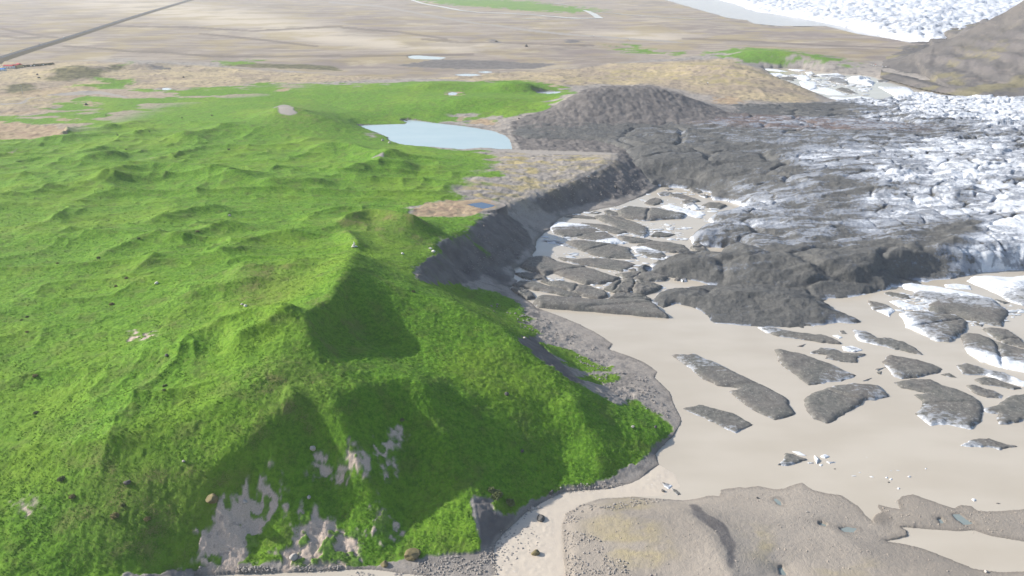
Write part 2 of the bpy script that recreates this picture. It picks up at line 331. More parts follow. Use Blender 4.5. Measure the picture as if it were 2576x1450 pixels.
GREEN = ([(-700,300),(-300,300),(0,300),(60,288),(150,270),(190,240),(150,232),(200,226),(260,216),(300,205),(330,208),(300,220),(350,222),(430,228),(500,224),(600,214),(700,208),(760,205),(850,212),(930,215),(1000,212),(1080,203),(1160,203),(1200,208),(1270,202),(1330,204),(1400,222),(1440,226),(1420,240),(1390,262),(1370,278),(1300,290),(1232,304),(1200,300),(1160,298),(1120,292),(1060,290),(1100,302),(1180,316),(1205,322),(1180,335),(1000,335),(890,318),(980,350),(1080,372),(1200,380),(1240,393)]
  + C(0,1,[(1140,1180),(1080,1230),(1020,1290),(960,1330),(900,1340),(930,1390),(850,1430)]) + [(1165,498),(1140,508),(1080,514),(1040,517),(1020,530),(1043,532),(1030,541),(1015,548),(1060,545),(1130,547),(1190,540)]
  + C(1,1,[(1050,160),(1115,172),(1060,207),(960,290),(880,330),(730,390),(750,450),(700,470),(625,520),(560,600),(545,655),(600,690),(700,700),(800,690),(900,700),(1000,715),(960,750),(1050,790),(1150,810),(1260,830),(1370,880),(1300,905),(1190,905),(1250,940),(1400,940),(1470,965),(1350,980),(1230,990),(1180,985),(1225,1022),(1320,1110),(1400,1198),(1520,1280),(1640,1360),(1740,1443)])
  + C(2,1,[(1800,10),(1900,60),(2060,140),(2130,170),(2200,100),(2330,190),(2440,260),(2510,330),(2480,400),(2380,470),(2340,520),(2300,570),(2200,610),(2100,660),(2040,720),(1900,770),(1640,790),(1600,830),(1440,890),(1320,930),(1310,980),(1210,1000),(1130,940),(1142,860),(980,855),(1000,960),(1030,1060),(1035,1180),(1050,1260),(960,1280),(860,1292),(600,1312),(440,1333),(340,1352),(180,1375),(40,1390)])
  + C(2,0,[(2576,1365),(2300,1370),(2060,1362),(1800,1365),(1700,1390),(1500,1395),(1300,1400),(1200,1420),(900,1449)]) + [(200,1560),(-700,1560)])
FINGERS = [C(1,1,p) for p in ([(1640,1140),(1720,1150),(1730,1165),(1650,1160)],[(940,760),(1050,745),(1110,770),(1240,800),(1330,850),(1375,885),(1290,905),(1130,890),(1000,850)],[(1150,900),(1300,930),(1440,945),(1475,968),(1300,985),(1200,975)],[(1230,985),(1400,1000),(1500,1050),(1380,1050),(1270,1020)],[(1240,1015),(1400,1030),(1500,1060),(1640,1100),(1500,1080),(1330,1060)],[(1470,1130),(1650,1170),(1780,1215),(1930,1300),(1760,1300),(1600,1240)],[(1650,1290),(1800,1280),(1950,1300),(2080,1330),(2000,1370),(1850,1350),(1720,1330)],[(1750,1390),(1900,1380),(2100,1400),(2140,1430),(2000,1449),(1850,1440)],[(2000,1370),(2130,1375),(2140,1400),(2050,1400)],[(950,350),(1000,380),(1060,420),(1140,490),(1120,510),(1040,450),(970,400)],[(1170,770),(1220,780),(1190,800)],[(1130,120),(1210,120),(1220,165),(1150,160)],[(1110,50),(1160,40),(1220,80),(1140,80)],[(1330,48),(1390,48),(1380,60),(1335,58)])]
FINGERS += [[(1150,725),(1240,730),(1285,752),(1325,780),(1315,797),(1255,790),(1335,828),(1350,848),(1290,852),(1335,878),(1352,903),(1275,875),(1200,805)]]
FINGERS += [C(0,1,p) for p in ([(1060,1330),(1110,1280),(1200,1270),(1245,1310),(1150,1340),(1030,1365)],[(1060,1380),(1120,1370),(1150,1395),(1090,1405)],[(1720,735),(1750,728),(1765,740),(1730,752)],[(1200,1430),(1260,1420),(1270,1449),(1200,1449)])]
FINGERS += [C(0,2,p) for p in ([(285,395),(420,372),(540,362),(640,378),(840,380),(900,410),(1000,430),(1110,425),(1210,462),(1370,495),(1250,500),(1100,495),(950,488),(700,497),(560,485),(450,470),(360,435)],[(1010,485),(1080,510),(1160,515),(1150,530),(1080,525),(1010,500)],[(0,395),(90,400),(180,402),(90,415),(0,418)])]
FINGERS += [C(0,1,p) for p in ([(600,0),(800,-10),(1200,0),(1400,10),(1600,40),(1760,55),(1950,75),(1980,90),(1760,100),(1600,95),(1400,80),(1150,60),(900,45),(700,25)],[(2040,335),(2180,345),(2300,370),(2576,400),(2576,412),(2300,395),(2130,390)])]
FINGERS += [C(0,0,p) for p in ([(920,470),(1000,462),(1060,475),(1110,510),(1110,542),(1050,530),(960,500)],[(1620,470),(1750,455),(1900,460),(2050,470),(1850,485),(1700,490)],[(590,620),(900,600),(920,640),(750,670),(530,665)])]
MULTI = [C(2,0,p) for p in ([(1500,1095),(1530,1050),(1560,1010),(1640,960),(1740,985),(1850,930),(1935,875),(1935,770),(1985,740),(2030,800),(2100,750),(2145,870),(2080,930),(2070,1000),(2000,1050),(1880,1110),(1835,1180),(1850,1260),(1800,1300),(1800,1400),(1480,1410),(1590,1340),(1520,1230)],[(2140,1130),(2230,1050),(2245,950),(2320,985),(2400,1050),(2480,1000),(2576,1140),(2576,1340),(2250,1350),(2020,1358),(2080,1260),(2190,1230),(2300,1170)],[(2340,640),(2400,610),(2355,560),(2450,560),(2530,540),(2540,640),(2500,690),(2420,720),(2390,690)],[(80,885),(150,905),(200,935),(185,985),(95,960)],[(290,930),(320,905),(335,935),(300,960)],[(1070,1070),(1140,1030),(1140,1060),(1080,1105)],[(1970,610),(2020,595),(2035,615),(1990,625)],[(1935,690),(2000,665),(2015,680),(1960,705)],[(1250,1400),(1290,1370),(1340,1449),(1260,1449)],[(1395,1235),(1440,1225),(1430,1262),(1400,1260)])]
MULTI += [C(2,1,p) for p in ([(0,440),(50,450),(130,530),(190,620),(190,665),(100,640),(20,560)],[(275,430),(310,405),(335,520),(390,630),(390,750),(330,720),(270,600)],[(440,350),(520,400),(525,510),(490,470),(445,400)],[(0,1150),(60,1070),(120,1080),(200,1150),(210,1210),(150,1280),(80,1340),(0,1350)],[(190,930),(240,900),(270,1000),(380,1080),(400,1185),(340,1160),(230,1050)],[(330,1290),(380,1310),(340,1330)],[(440,1070),(470,1060),(465,1160),(440,1130)])]
MULTI += [C(1,0,[(958,1033),(1060,1028),(1150,1045),(1200,1010),(1250,1003),(1170,1055),(1060,1075),(1040,1105),(980,1105),(1010,1070)])]
PLAIN = [[(-900,-60),(-900,140),(0,152),(120,158),(300,148),(500,158),(700,180),(900,192),(1100,196),(1250,185),(1500,165),(1650,150),(1850,125),(2200,160),(2330,140),(2700,80),(2700,-60)]]
TANLAND = [[(-900,140),(0,150),(200,155),(500,165),(900,190),(1150,200),(1400,225),(1500,210),(1650,215),(1850,255),(2000,262),(2100,262),(1960,190),(1830,150),(1500,160),(900,205),(600,215),(350,222),(260,225),(160,270),(60,290),(-900,300)]]
MOSS = [[(1165,470),(1200,430),(1240,395),(1300,386),(1420,388),(1530,393),(1540,402),(1500,418),(1440,448),(1380,478),(1290,500),(1230,505),(1170,500)],[(1250,200),(1500,185),(1680,158),(1800,155),(1900,172),(1960,195),(1900,225),(1800,225),(1720,205),(1500,212),(1400,215)],[(1600,1230),(1640,1300),(1700,1400),(1650,1449),(1540,1410),(1470,1320),(1520,1280)],[(2080,1390),(2180,1400),(2200,1449),(2050,1449)],[(1860,1330),(1960,1340),(2000,1400),(1900,1420)],[(60,205),(110,185),(190,164),(240,168),(150,185),(90,215)],[(90,235),(150,222),(180,235),(120,262),(60,270),(40,255)],[(1150,500),(1290,498),(1330,490),(1260,512),(1190,508)],[(2300,150),(2450,115),(2576,140),(2576,220),(2450,200)]]
RUST = [[(1020,545),(1060,514),(1110,506),(1190,506),(1245,512),(1240,525),(1170,545),(1080,547)],[(-300,300),(0,306),(100,312),(170,325),(180,343),(130,357),(0,352),(-300,350)],C(0,2,[(230,740),(360,730),(480,760),(400,785),(250,790)]),[(1135,298),(1200,298),(1262,310),(1245,322),(1190,310)],C(0,1,[(775,690),(880,683),(905,715),(860,728),(800,722)]),C(0,0,[(1070,1212),(1130,1200),(1170,1210),(1110,1232)]),C(0,0,[(1525,1285),(1600,1258),(1660,1268),(1630,1290),(1560,1300)]),C(0,0,[(2040,695),(2150,668),(2240,668),(2130,700)]),C(0,0,[(430,900),(540,888),(600,910),(500,930)]),C(0,0,[(0,1150),(90,1150),(100,1195),(0,1190)]),C(0,0,[(600,780),(700,760),(760,800),(660,810)])]
DARK = [[(1285,310),(1345,285),(1400,262),(1440,240),(1472,225),(1525,216),(1645,216),(1710,235),(1790,268),(1850,290),(1750,330),(1690,400),(1660,465),(1600,440),(1556,398),(1540,385),(1400,380),(1310,378),(1290,345)],[(1228,540),(1180,575),(1140,596),(1102,614),(1095,640),(1062,658),(1045,690),(1055,725),(1120,735),(1180,715),(1230,690),(1300,660),(1340,610),(1310,560),(1262,533)],[(1552,397),(1500,426),(1440,456),(1380,486),(1310,512),(1380,535),(1500,512),(1640,478),(1600,430)],C(1,1,[(1225,1022),(1320,1110),(1400,1198),(1520,1280),(1640,1360),(1740,1443),(1850,1443),(1700,1330),(1560,1200),(1450,1080),(1330,1030)]),C(2,1,[(980,855),(1142,860),(1130,940),(1200,1000),(1320,960),(1280,1060),(1150,1180),(1050,1240),(1030,1060)]),C(1,1,[(1080,600),(1180,580),(1290,640),(1250,720),(1170,690)]),C(2,2,[(60,910),(110,905),(190,985),(320,1060),(400,1200),(410,1320),(390,1449),(330,1380),(320,1260),(230,1100),(90,1000)]),C(0,0,[(410,540),(520,490),(700,520),(800,560),(700,600),(520,605),(430,640),(370,600)]),C(0,0,[(820,500),(930,480),(920,540),(830,540)]),C(0,0,[(1120,490),(1250,505),(1310,525),(1120,540)]),[(1100,150),(1250,152),(1400,160),(1350,172),(1150,172),(1000,165)],[(1225,98),(1245,98),(1262,110),(1240,112)],[(1420,104),(1435,97),(1455,104),(1465,110),(1420,110)]]
PATHS = [C(0,0,[(0,796),(90,792),(150,782),(190,760),(205,742),(235,738),(320,730),(230,748),(215,760),(195,780),(150,796),(0,806)]),C(0,0,[(320,728),(450,715),(640,695),(760,690),(830,705),(1000,740),(940,738),(800,720),(740,712),(500,725)]),C(0,0,[(2060,815),(2130,790),(2190,800),(2250,860),(2180,878),(2110,860)]),C(0,1,[(220,1230),(320,1205),(330,1225),(250,1250)])]
TRAIL = [[(x/3+858.7, y/3+d) for x, y, d in ((-100,18,-2),(300,50,-2),(520,90,-2),(900,160,-2),(1400,230,-2),(2000,280,-2),(2576,330,-2),(2576,330,2),(2000,280,2),(1400,230,2),(900,160,2),(520,90,2),(300,50,2),(-100,18,2))],C(0,1,[(1000,1128),(1200,1145),(1500,1165),(1900,1170),(2060,1165),(2078,1195),(1960,1265),(1820,1330),(1640,1400),(1500,1440),(1640,1410),(1830,1345),(1980,1280),(2090,1200),(2080,1155)])]
BROWN = [[(680,900),(760,880),(830,930),(860,1010),(800,1060),(700,1100),(640,1060),(640,980)],[(1250/3*1,1449/3+300),(430,760),(500,790),(470,830)],[(690,265),(760,262),(800,300),(740,320),(690,310)],[(780,790),(860,730),(900,760),(880,860),(800,880)],[(860,560),(980,556),(1100,585),(1050,610),(930,600),(850,590)],[(560,700),(700,680),(790,690),(700,760),(600,760)],[(200,1180),(420,1150),(600,1200),(500,1350),(300,1400),(180,1350)]]
MUD = [C(2,1,[(1700,1000),(1850,910),(2100,855),(2576,880),(3300,700),(3900,760),(5200,900),(5200,1700),(1690,1700),(1670,1160)])]
HEATH = DARK[7:9]+[C(0,0,[(30,650),(200,640),(330,680),(250,710),(60,720)]),C(0,0,[(1650,490),(1900,480),(2300,490),(2576,500),(2576,530),(2300,520),(1900,510)])]
DARK = [C(1,1,[(40,545),(90,548),(200,600),(290,650),(340,668),(230,650),(120,600)])]*0+DARK[:7]+[C(1,1,[(40,543),(90,548),(200,600),(290,650),(340,668),(230,648),(120,596)])]+DARK[9:]  # inserted outline: bare scar under the peak, its shade put into the tone
def thin(pts, w): return [(x, y-w/2) for x, y in pts]+[(x, y+w/2) for x, y in pts[::-1]]
DITCH = [thin(p, 4.5) for p in (C(0,0,[(480,350),(800,372),(1000,392),(1300,402),(1600,430),(2000,432),(2576,424)]),C(0,0,[(830,196),(1100,204),(1400,206),(1900,236),(2576,200)]),C(0,0,[(1500,255),(1950,300),(2400,356)]),C(0,0,[(0,215),(250,265),(430,285)]),C(0,0,[(0,270),(150,290),(300,285)]),C(0,1,[(0,430),(300,425),(700,420),(1000,410)]),C(0,1,[(600,300),(900,320),(1400,330),(1900,350)]),C(0,1,[(0,210),(400,240),(800,300)]),C(0,2,[(0,290),(500,310),(1200,350),(1700,370)]))]
CREAM = [[(150,8),(300,-5),(470,8),(640,28),(800,62),(900,90),(1060,118),(850,114),(700,92),(520,62),(350,38)],[(900,95),(1150,100),(1300,118),(1150,130),(950,125)],C(0,1,[(1800,230),(2576,250),(2576,330),(2100,300)])]
PURP = [C(0,1,[(-200,60),(0,60),(200,90),(430,180),(500,230),(330,230),(60,190),(-100,110)]),C(0,1,[(-300,460),(100,470),(500,480),(850,480),(700,540),(300,520),(-200,520)]),[(-300,60),(0,60),(130,70),(0,120),(-300,130)],C(0,1,[(600,240),(900,250),(1200,320),(1000,330),(750,290)]),C(0,0,[(900,205),(1800,205),(2576,220),(2000,235),(1200,225)]),C(0,1,[(1560,380),(2000,370),(2050,420),(1700,430)]),C(0,1,[(1100,440),(1900,430),(1800,480),(1300,480)]),C(0,2,[(0,200),(700,200),(1200,260),(1900,330),(1500,330),(800,280),(100,260)]),C(0,2,[(700,400),(1500,380),(1700,400),(1300,460),(1000,430)])]
PLATEAU = [[(-700,330),(0,330),(500,300),(700,330),(900,380),(1150,400),(1130,480),(1000,560),(850,650),(760,760),(700,880),(550,1000),(300,1180),(-700,1300)]]
fields = dict(grass=field([GREEN]+FINGERS, 4), grass2=field([GREEN]+FINGERS, 11), multi=field(MULTI, 7), mud=field(MUD, 6), heath=field(HEATH, 4), cream=field(CREAM, 14), ditch=field(DITCH, 1), purp=field(PURP, 10), plain=field(PLAIN, 9), tan=field(TANLAND, 8), moss=field(MOSS, 8), rust=field(RUST, 4), dark=field(DARK, 3), path=field(PATHS, 1), trail=field(TRAIL, 1), brown=field(BROWN, 14), plateau=field(PLATEAU, 14), rill_a=field([DARK[1]], 4), rill_b=field([DARK[2]], 4), rill_c=field([DARK[0]], 6))
def fs(n, X, Y): return samp(fields[n], X, Y, MU0, MW0, MD)

# ---------------------------------------------------------------- ground sheet
th = np.concatenate([np.linspace(-1.03, -.76, 40)[:-1], np.linspace(-.76, .76, 1120), np.linspace(.76, 1.03, 40)[1:]])
rr = [108.0]
while rr[-1] < 10500:
    r = rr[-1]; k = .006 if r < 195 else (.0019 if r < 1060 else min(.012, .0019+(r-1060)*.000006)); rr.append(r*(1+k))
rr = np.array(rr); TH, RR = np.meshgrid(th, rr); X = RR*np.sin(TH); Y = RR*np.cos(TH)
n_big, n_mid = fbm(X/60, Y/60, 3, 4), fbm(X/9, Y/9, 11, 4)
n_fine = fbm(X/2.4, Y/2.4, 23, 3)
def edge(name, amp=.55, w=.10, nz=None, mid=.5):
    f = fs(name, X, Y); nz = n_mid if nz is None else nz
    return sstep(mid-w, mid+w, f+amp*(nz-.5)*np.sqrt(np.clip(4*f*(1-f), 0, 1)))
near = np.clip((900-RR)/600, 0, 1)
n_rag = .5*n_mid+.5*n_fine; farw = sstep(350, 800, RR); n_rag = n_rag*(1-farw)+fbm(X/26, Y/17, 77, 4)*farw
n_patch = fbm(X/75, Y/38, 78, 4)
g = edge('grass', 1.5, .10, n_rag)*(1-farw)+edge('grass2', 1.9, .12, n_rag)*farw; multi = edge('multi', 2.4, .14, n_rag, .34)
multi = multi*(1-.9*sstep(.61, .66, fbm(X/4.5, Y/3.5, 97, 3))); pl = edge('plain', 1.2, .35, n_big); tn = edge('tan', 1.2, .3, n_big)
ms = np.where(Y < 320, .55, 1)*fs('moss', X, Y)*sstep(.44, .64, .2*n_big+.4*fbm(X/26, Y/7, 88, 3)+.4*n_mid); ru = edge('rust', 1.6, .15); dk = edge('dark', 1.0, .2); pa = np.maximum(edge('path', .3, .2), edge('trail', .2, .2))
br = fs('brown', X, Y); plat = fs('plateau', X, Y)
upl = field([[(-300,225),(0,225),(300,200),(800,205),(700,235),(420,260),(300,300),(150,345),(-300,370)]], 12); upl = samp(upl, X, Y, MU0, MW0, MD)
bare = upl*sstep(.50, .56, n_patch)
ru = np.maximum(ru, bare*.55)
md = fs('mud', X, Y); ht = edge('heath', 1.2, .2, n_rag); crm = fs('cream', X, Y); pur = fs('purp', X, Y)*sstep(.35, .55, n_patch)
g = g*(1-bare)*(1-multi)*(1-pa)*(1-ru*.95)
h = samp(H0, X, Y)
steep = np.hypot(*np.gradient(h))/np.maximum(np.gradient(RR)[0], .3)
hum = ridged(X/85+.3*n_big, Y/48, 5, 3); h = h+plat*(7.5*hum**1.5-2.6)+plat*1.6*(n_big-.5)
h = h+g*(1-plat)*2.2*(fbm(X/22, Y/22, 9, 3)-.5)*np.clip(steep*4, .2, 1)
RID = np.zeros(h.shape)
def ridge_line(pts, amp, wid):
    P = hit(dens(pts, 14, False)); ex = wid*6
    for _ in range(6): P[1:-1] = .5*P[1:-1]+.25*(P[:-2]+P[2:])
    k = (X > P[:, 0].min()-ex) & (X < P[:, 0].max()+ex) & (Y > P[:, 1].min()-ex) & (Y < P[:, 1].max()+ex)
    xs, ys = X[k], Y[k]; d = np.full(xs.shape, 1e9); tt = np.zeros(xs.shape)
    for q in range(len(P)-1):
        e = P[q+1]-P[q]; L = e@e+1e-9; t = np.clip(((xs-P[q, 0])*e[0]+(ys-P[q, 1])*e[1])/L, 0, 1)
        dd = np.hypot(xs-P[q, 0]-t*e[0], ys-P[q, 1]-t*e[1]); m = dd < d; d = np.where(m, dd, d); tt = np.where(m, (q+t)/(len(P)-1), tt)
    RID[k] += 1.3*amp*np.exp(-d/wid)*np.minimum(1, np.sin(np.pi*np.clip(tt, .02, .98))*1.6)
for pts, amp, wid in [([(170,488),(250,466),(310,444),(400,434),(480,437),(560,452),(700,472)],9,16),([(0,494),(90,484),(190,482)],4,9),([(830,582),(930,557),(1030,575),(1110,592)],8,13),([(360,566),(480,532),(580,516)],5,10),([(400,620),(520,592),(620,566)],5,10),([(230,650),(330,618),(440,596)],4,9),([(560,690),(700,672),(800,668)],4,12),([(430,760),(560,730),(690,708)],4,8),([(180,420),(230,405),(330,398)],5,12),([(760,380),(860,370),(950,395),(1040,410)],6,14),([(850,440),(950,420),(1060,430)],6,12),([(640,470),(760,466),(850,462)],5,10),([(430,352),(520,338),(610,306)],5,14),([(860,590),(890,600),(905,640)],5,9),([(60,360),(180,352),(300,330)],4,14),([(550,880),(640,850),(760,780)],4,10),([(140,340),(260,330),(380,300)],4,12)]:
    ridge_line(pts, amp, wid)
for _ in range(2): RID = box(RID, 2)
h = h+RID
ra, rb, rc = fs('rill_a', X, Y), fs('rill_b', X, Y), fs('rill_c', X, Y)
for fld, (dx, dy), s, amp in ((ra, (.24, .97), 4.5, 1.3), (rb, (.66, .75), 4.5, 1.2), (rc, (1, .1), 9, 1.3)):
    a = X*dx+Y*dy; b = -X*dy+Y*dx; h = h-fld*amp*(ridged(a/s+.8*n_mid, b/50, 41, 3)-.5)
rough = (1-g)*(1-pl)*(1-pa)*(1-.75*md)
h = h+fs('moss', X, Y)*(1-pl)*(1-md)*2.2*(fbm(X/15, Y/13, 79, 4)-.45)
h = h+rough*(1.5*(n_mid-.5)*np.clip(.25+ra+rb+.2*rc+.8*dk, 0, 1.6)+.8*(n_fine-.5)+1.6*(fbm(X/6, Y/5, 93, 4)-.5)*(1-md))*np.clip(h/3, .25, 1)
h = h+pl*9.0*(fbm(X/260, Y/150, 51, 5)-.5)*sstep(-900, 300, X)+tn*(1-pl)*5*(ridged(X/120, Y/60, 52, 3)-.35)
h = h+g*near*(.45*(n_fine-.5)+.5*(fbm(X/1.25, Y/1.25, 61, 3)-.5))+g*(1-near)*.9*(fbm(X/5, Y/5, 63, 3)-.5)
h = h-multi*.5+multi*.5*(n_fine-.5)
fore = sstep(-20, 0, X-0.24*Y)*(Y < 290)*(1-g); h = h+fore*.8*(fbm(X/24, Y/14, 71, 4)-.4)*np.clip(h/2, 0, 1)
wet = np.zeros_like(h)
for nm, P, lev in water_in:
    ex = 40 if lev < 1 else 25
    k = (X > P[:, 0].min()-ex) & (X < P[:, 0].max()+ex) & (Y > P[:, 1].min()-ex) & (Y < P[:, 1].max()+ex)
    s = sdf(P, X[k], Y[k]); s = s+(.9*(n_mid[k]-.5)+.7*(n_fine[k]-.5))*np.clip(RR[k]/400, .5, 2)
    hk = h[k]; hk = np.where(s > 0, lev-np.minimum(s*.35, 3)-.03, np.maximum(hk, lev+np.minimum(-s*.22, 3) if True else hk) if False else np.where(s > (-9 if nm != 'pool' else -1.5), np.maximum(lev+.03+np.minimum(-s*.06, .4), hk), hk))
    wet[k] = np.maximum(wet[k], np.clip(1+s/(2.4 if lev < 5 else 4), 0, 1)*.6); h[k] = hk; g[k] = np.where(s > -.5, 0, g[k])
GH = h
def gz(x, y):                                               # height of the finished ground
    t, r = math.atan2(x, y), math.hypot(x, y); j = int(np.clip(np.searchsorted(th, t), 1, len(th)-1)); i = int(np.clip(np.searchsorted(rr, r), 1, len(rr)-1))
    return float(max(GH[i-1, j-1], GH[i, j], GH[i-1, j], GH[i, j-1])*.5+.125*(GH[i-1, j-1]+GH[i, j]+GH[i-1, j]+GH[i, j-1]))
def spot(px, py):
    x, y = hit([(px, py)])[0]
    return float(x), float(y), gz(x, y)

def ground_material():
    n = NT('ground_cover')
    f1, f2, f3, f4 = n.noise(.016, 4), n.noise(.11, 4), n.noise(.7, 4, .65), n.noise(2.6, 3, .7)
    v = n.voro(.9); st = n.step(n.t.nodes.new('ShaderNodeSeparateColor').outputs[0], 0, 1)
    sc = n.t.nodes.new('ShaderNodeSeparateColor'); n.L(v.outputs['Color'], sc.inputs[0]); cell = sc.outputs[0]
    gravel = n.mix(n.step(f2, .3, .7), (.235,.212,.190), (.33,.295,.26)); gravel = n.mix(n.step(f4, .35, .7), gravel, (.36,.325,.29))
    gravel = n.mix(n.math('MULTIPLY', n.step(n.noise(.06, 5, .65), .50, .62), .6), gravel, (.145,.135,.128)); gravel = n.mix(n.math('MULTIPLY', n.step(f3, .45, .3), .6), gravel, (.17,.155,.145))
    streak = n.noise(.02, 6, .68, n.scaled((.5, 1.2, 1))); streak2 = n.noise(.05, 4, .6, n.scaled((.3, 1.3, 1)))
    plain_ = n.mix(n.step(streak, .36, .62), (.225,.19,.16), (.36,.305,.245)); plain_ = n.mix(n.math('MULTIPLY', n.step(streak2, .56, .40), .45), plain_, (.24,.20,.18)); plain_ = n.mix(n.math('MULTIPLY', n.attr('cream'), .75), plain_, (.56,.49,.385)); plain_ = n.mix(n.math('MULTIPLY', n.attr('purp'), .7), plain_, (.20,.165,.155)); olv = n.noise(.006, 5, .6); plain_ = n.mix(n.math('MULTIPLY', n.step(olv, .47, .60), .6), plain_, (.33,.265,.14)); brn = n.noise(.0035, 5, .62); plain_ = n.mix(n.math('MULTIPLY', n.step(brn, .53, .64), .5), plain_, (.19,.155,.12)); plain_ = n.mix(n.math('MULTIPLY', n.step(n.noise(.0052, 6, .66), .55, .66), .45), plain_, (.50,.43,.31)); plain_ = n.mix(n.math('MULTIPLY', n.attr('ditch'), .6), plain_, (.13,.105,.09))
    tan = n.mix(n.step(f1, .35, .65), (.32,.26,.195), (.43,.35,.22)); tan = n.mix(n.math('MULTIPLY', n.step(f2, .5, .35), .6), tan, (.165,.14,.12))
    dark = n.mix(n.step(f2, .3, .7), (.125,.115,.111), (.185,.17,.16)); dark = n.mix(n.math('MULTIPLY', n.step(f4, .55, .8), .6), dark, (.24,.22,.21))
    scree = n.mix(n.step(f4, .3, .7), (.45,.355,.285), (.60,.49,.40)); scree = n.mix(n.math('MULTIPLY', n.step(cell, .86, .95), .5), scree, (.26,.22,.20))
    moss = n.mix(n.step(f3, .3, .7), (.32,.265,.155), (.41,.345,.165))
    rust = n.mix(n.step(f2, .3, .7), (.30,.215,.15), (.40,.31,.20))
    heath = n.mix(n.step(f2, .35, .65), (.09,.085,.05), (.17,.155,.085)); heath = n.mix(n.math('MULTIPLY', n.step(f3, .55, .7), .5), heath, (.10,.13,.05))
    mud = n.mix(n.step(f1, .35, .65), (.285,.252,.215), (.37,.325,.275)); mud = n.mix(n.math('MULTIPLY', n.step(f3, .5, .3), .45), mud, (.25,.23,.205)); mud = n.mix(n.math('MULTIPLY', n.step(f4, .62, .8), .5), mud, (.52,.46,.39))
    path = n.mix(f3, (.27,.245,.22), (.36,.33,.30))
    gr = n.mix(n.step(f3, .30, .68), (.072,.172,.014), (.142,.298,.023)); gr = n.mix(n.math('MULTIPLY', n.step(f4, .52, .75), .55), gr, (.20,.30,.038))
    gr = n.mix(n.math('MULTIPLY', n.step(f4, .42, .25), .55), gr, (.040,.092,.012))
    gr = n.mix(n.math('MULTIPLY', n.step(f1, .44, .68), .55), gr, (.20,.31,.028))
    dry = n.math('MULTIPLY', n.step(n.math('ADD', n.math('MULTIPLY', f2, .5), n.math('MULTIPLY', f4, .5)), .50, .62), n.math('ADD', n.math('MULTIPLY', n.attr('brown'), .75), .22))
    gr = n.mix(n.math('MULTIPLY', n.step(f2, .50, .66), .38), gr, (.052,.115,.014)); f5 = n.noise(.3, 5, .7); gr = n.mix(n.math('MULTIPLY', n.step(f5, .50, .62), .42), gr, (.045,.108,.013)); gr = n.mix(n.math('MULTIPLY', n.step(f5, .46, .36), .35), gr, (.19,.275,.04)); gr = n.mix(dry, gr, (.25,.22,.085))
    gr = n.mix(n.math('MULTIPLY', n.attr('brown'), .28), gr, (.14,.13,.05))
    c = gravel
    for m, col in (('tan', tan), ('plain', plain_), ('mud', mud), ('dark', dark), ('heath', heath), ('moss', moss), ('rust', rust), ('path', path), ('multi', scree), ('grass', gr)):
        c = n.mix(n.attr(m), c, col)
    c = n.mix(n.math('MULTIPLY', n.attr('wet'), .55), c, (.10,.088,.075))
    b = n.bump(n.math('ADD', n.math('MULTIPLY', f3, .9), n.math('MULTIPLY', f4, .6)), .5, .8)
    return n.out(c, .92, b, .15)
A = dict(ditch=sstep(.15, .6, fs('ditch', X, Y)), mud=md*(1-dk), heath=ht, cream=crm, purp=pur, grass=g, multi=multi, plain=pl*(1-dk), tan=tn*(1-pl), moss=ms, rust=ru, dark=dk, path=pa, brown=br, wet=wet)
ground = tag(mesh_obj('ground', np.stack([X, Y, h], -1), grid_faces(len(rr), len(th)), ground_material(), attrs=A), kind='structure')

# ---------------------------------------------------------------- waters
def water_material(name, col, var, rough, bscale, bstr):
    n = NT(name); f = n.noise(.02, 3, .5, n.scaled((1, 2.2, 1))); c = n.mix(n.step(f, .3, .7), col, var)
    b = n.bump(n.noise(bscale, 3), bstr, .12)
    return n.out(c, rough, b, .5)
silt = water_material('silty_water', (.465,.41,.33), (.515,.46,.378), .14, .6, .05)
def sheet(name, P, z, mat, grow=3.0, kind='structure', n=1):
    P = np.asarray(P); Q = np.roll(P, -1, 0); R = np.roll(P, 1, 0); t = Q-R; t = t/np.maximum(np.hypot(*t.T), 1e-6)[:, None]
    area = .5*np.sum(P[:, 0]*Q[:, 1]-Q[:, 0]*P[:, 1]); nrm = np.stack([t[:, 1], -t[:, 0]], 1)*(1 if area > 0 else -1)
    P = P+nrm*grow
    me = bpy.data.meshes.new(name); me.from_pydata([(x, y, z) for x, y in P], [], [list(range(len(P)))])
    me.update(); me.materials.append(mat)
    if me.polygons[0].normal.z < 0: me.flip_normals()
    o = bpy.data.objects.new(name, me); COL.objects.link(o); o['kind'] = kind; return o
x0, y0, x1, y1 = -330, 130, 900, 1700
o = mesh_obj('lagoon', [(x0, y0, 0), (x1, y0, 0), (x1, y1, 0), (x0, y1, 0)], [(0, 1, 2, 3)], silt, smooth=False); o['kind'] = 'structure'
tarn_m = water_material('milky_blue_water', (.40,.49,.505), (.37,.465,.485), .2, .5, .04)
blue_m = water_material('clear_pond_water', (.05,.09,.16), (.06,.11,.18), .08, .8, .03)
pale_m = water_material('shallow_pale_water', (.42,.46,.48), (.45,.48,.5), .12, .8, .03)
pool_m = water_material('green_pool_water', (.20,.24,.225), (.25,.285,.27), .12, .8, .03)
far_m = water_material('far_silty_water', (.46,.43,.42), (.49,.46,.44), .22, .3, .05)
for nm, P, lev in water_in:
    if lev == 0.0: continue
    m = {'tarn': tarn_m, 'far_lagoon': far_m, 'pool': pool_m}.get(nm, blue_m if lev == 23.5 else pale_m)
    sheet(nm, P, lev-.02, m, 3.5 if nm in ('tarn', 'far_lagoon') else .8)

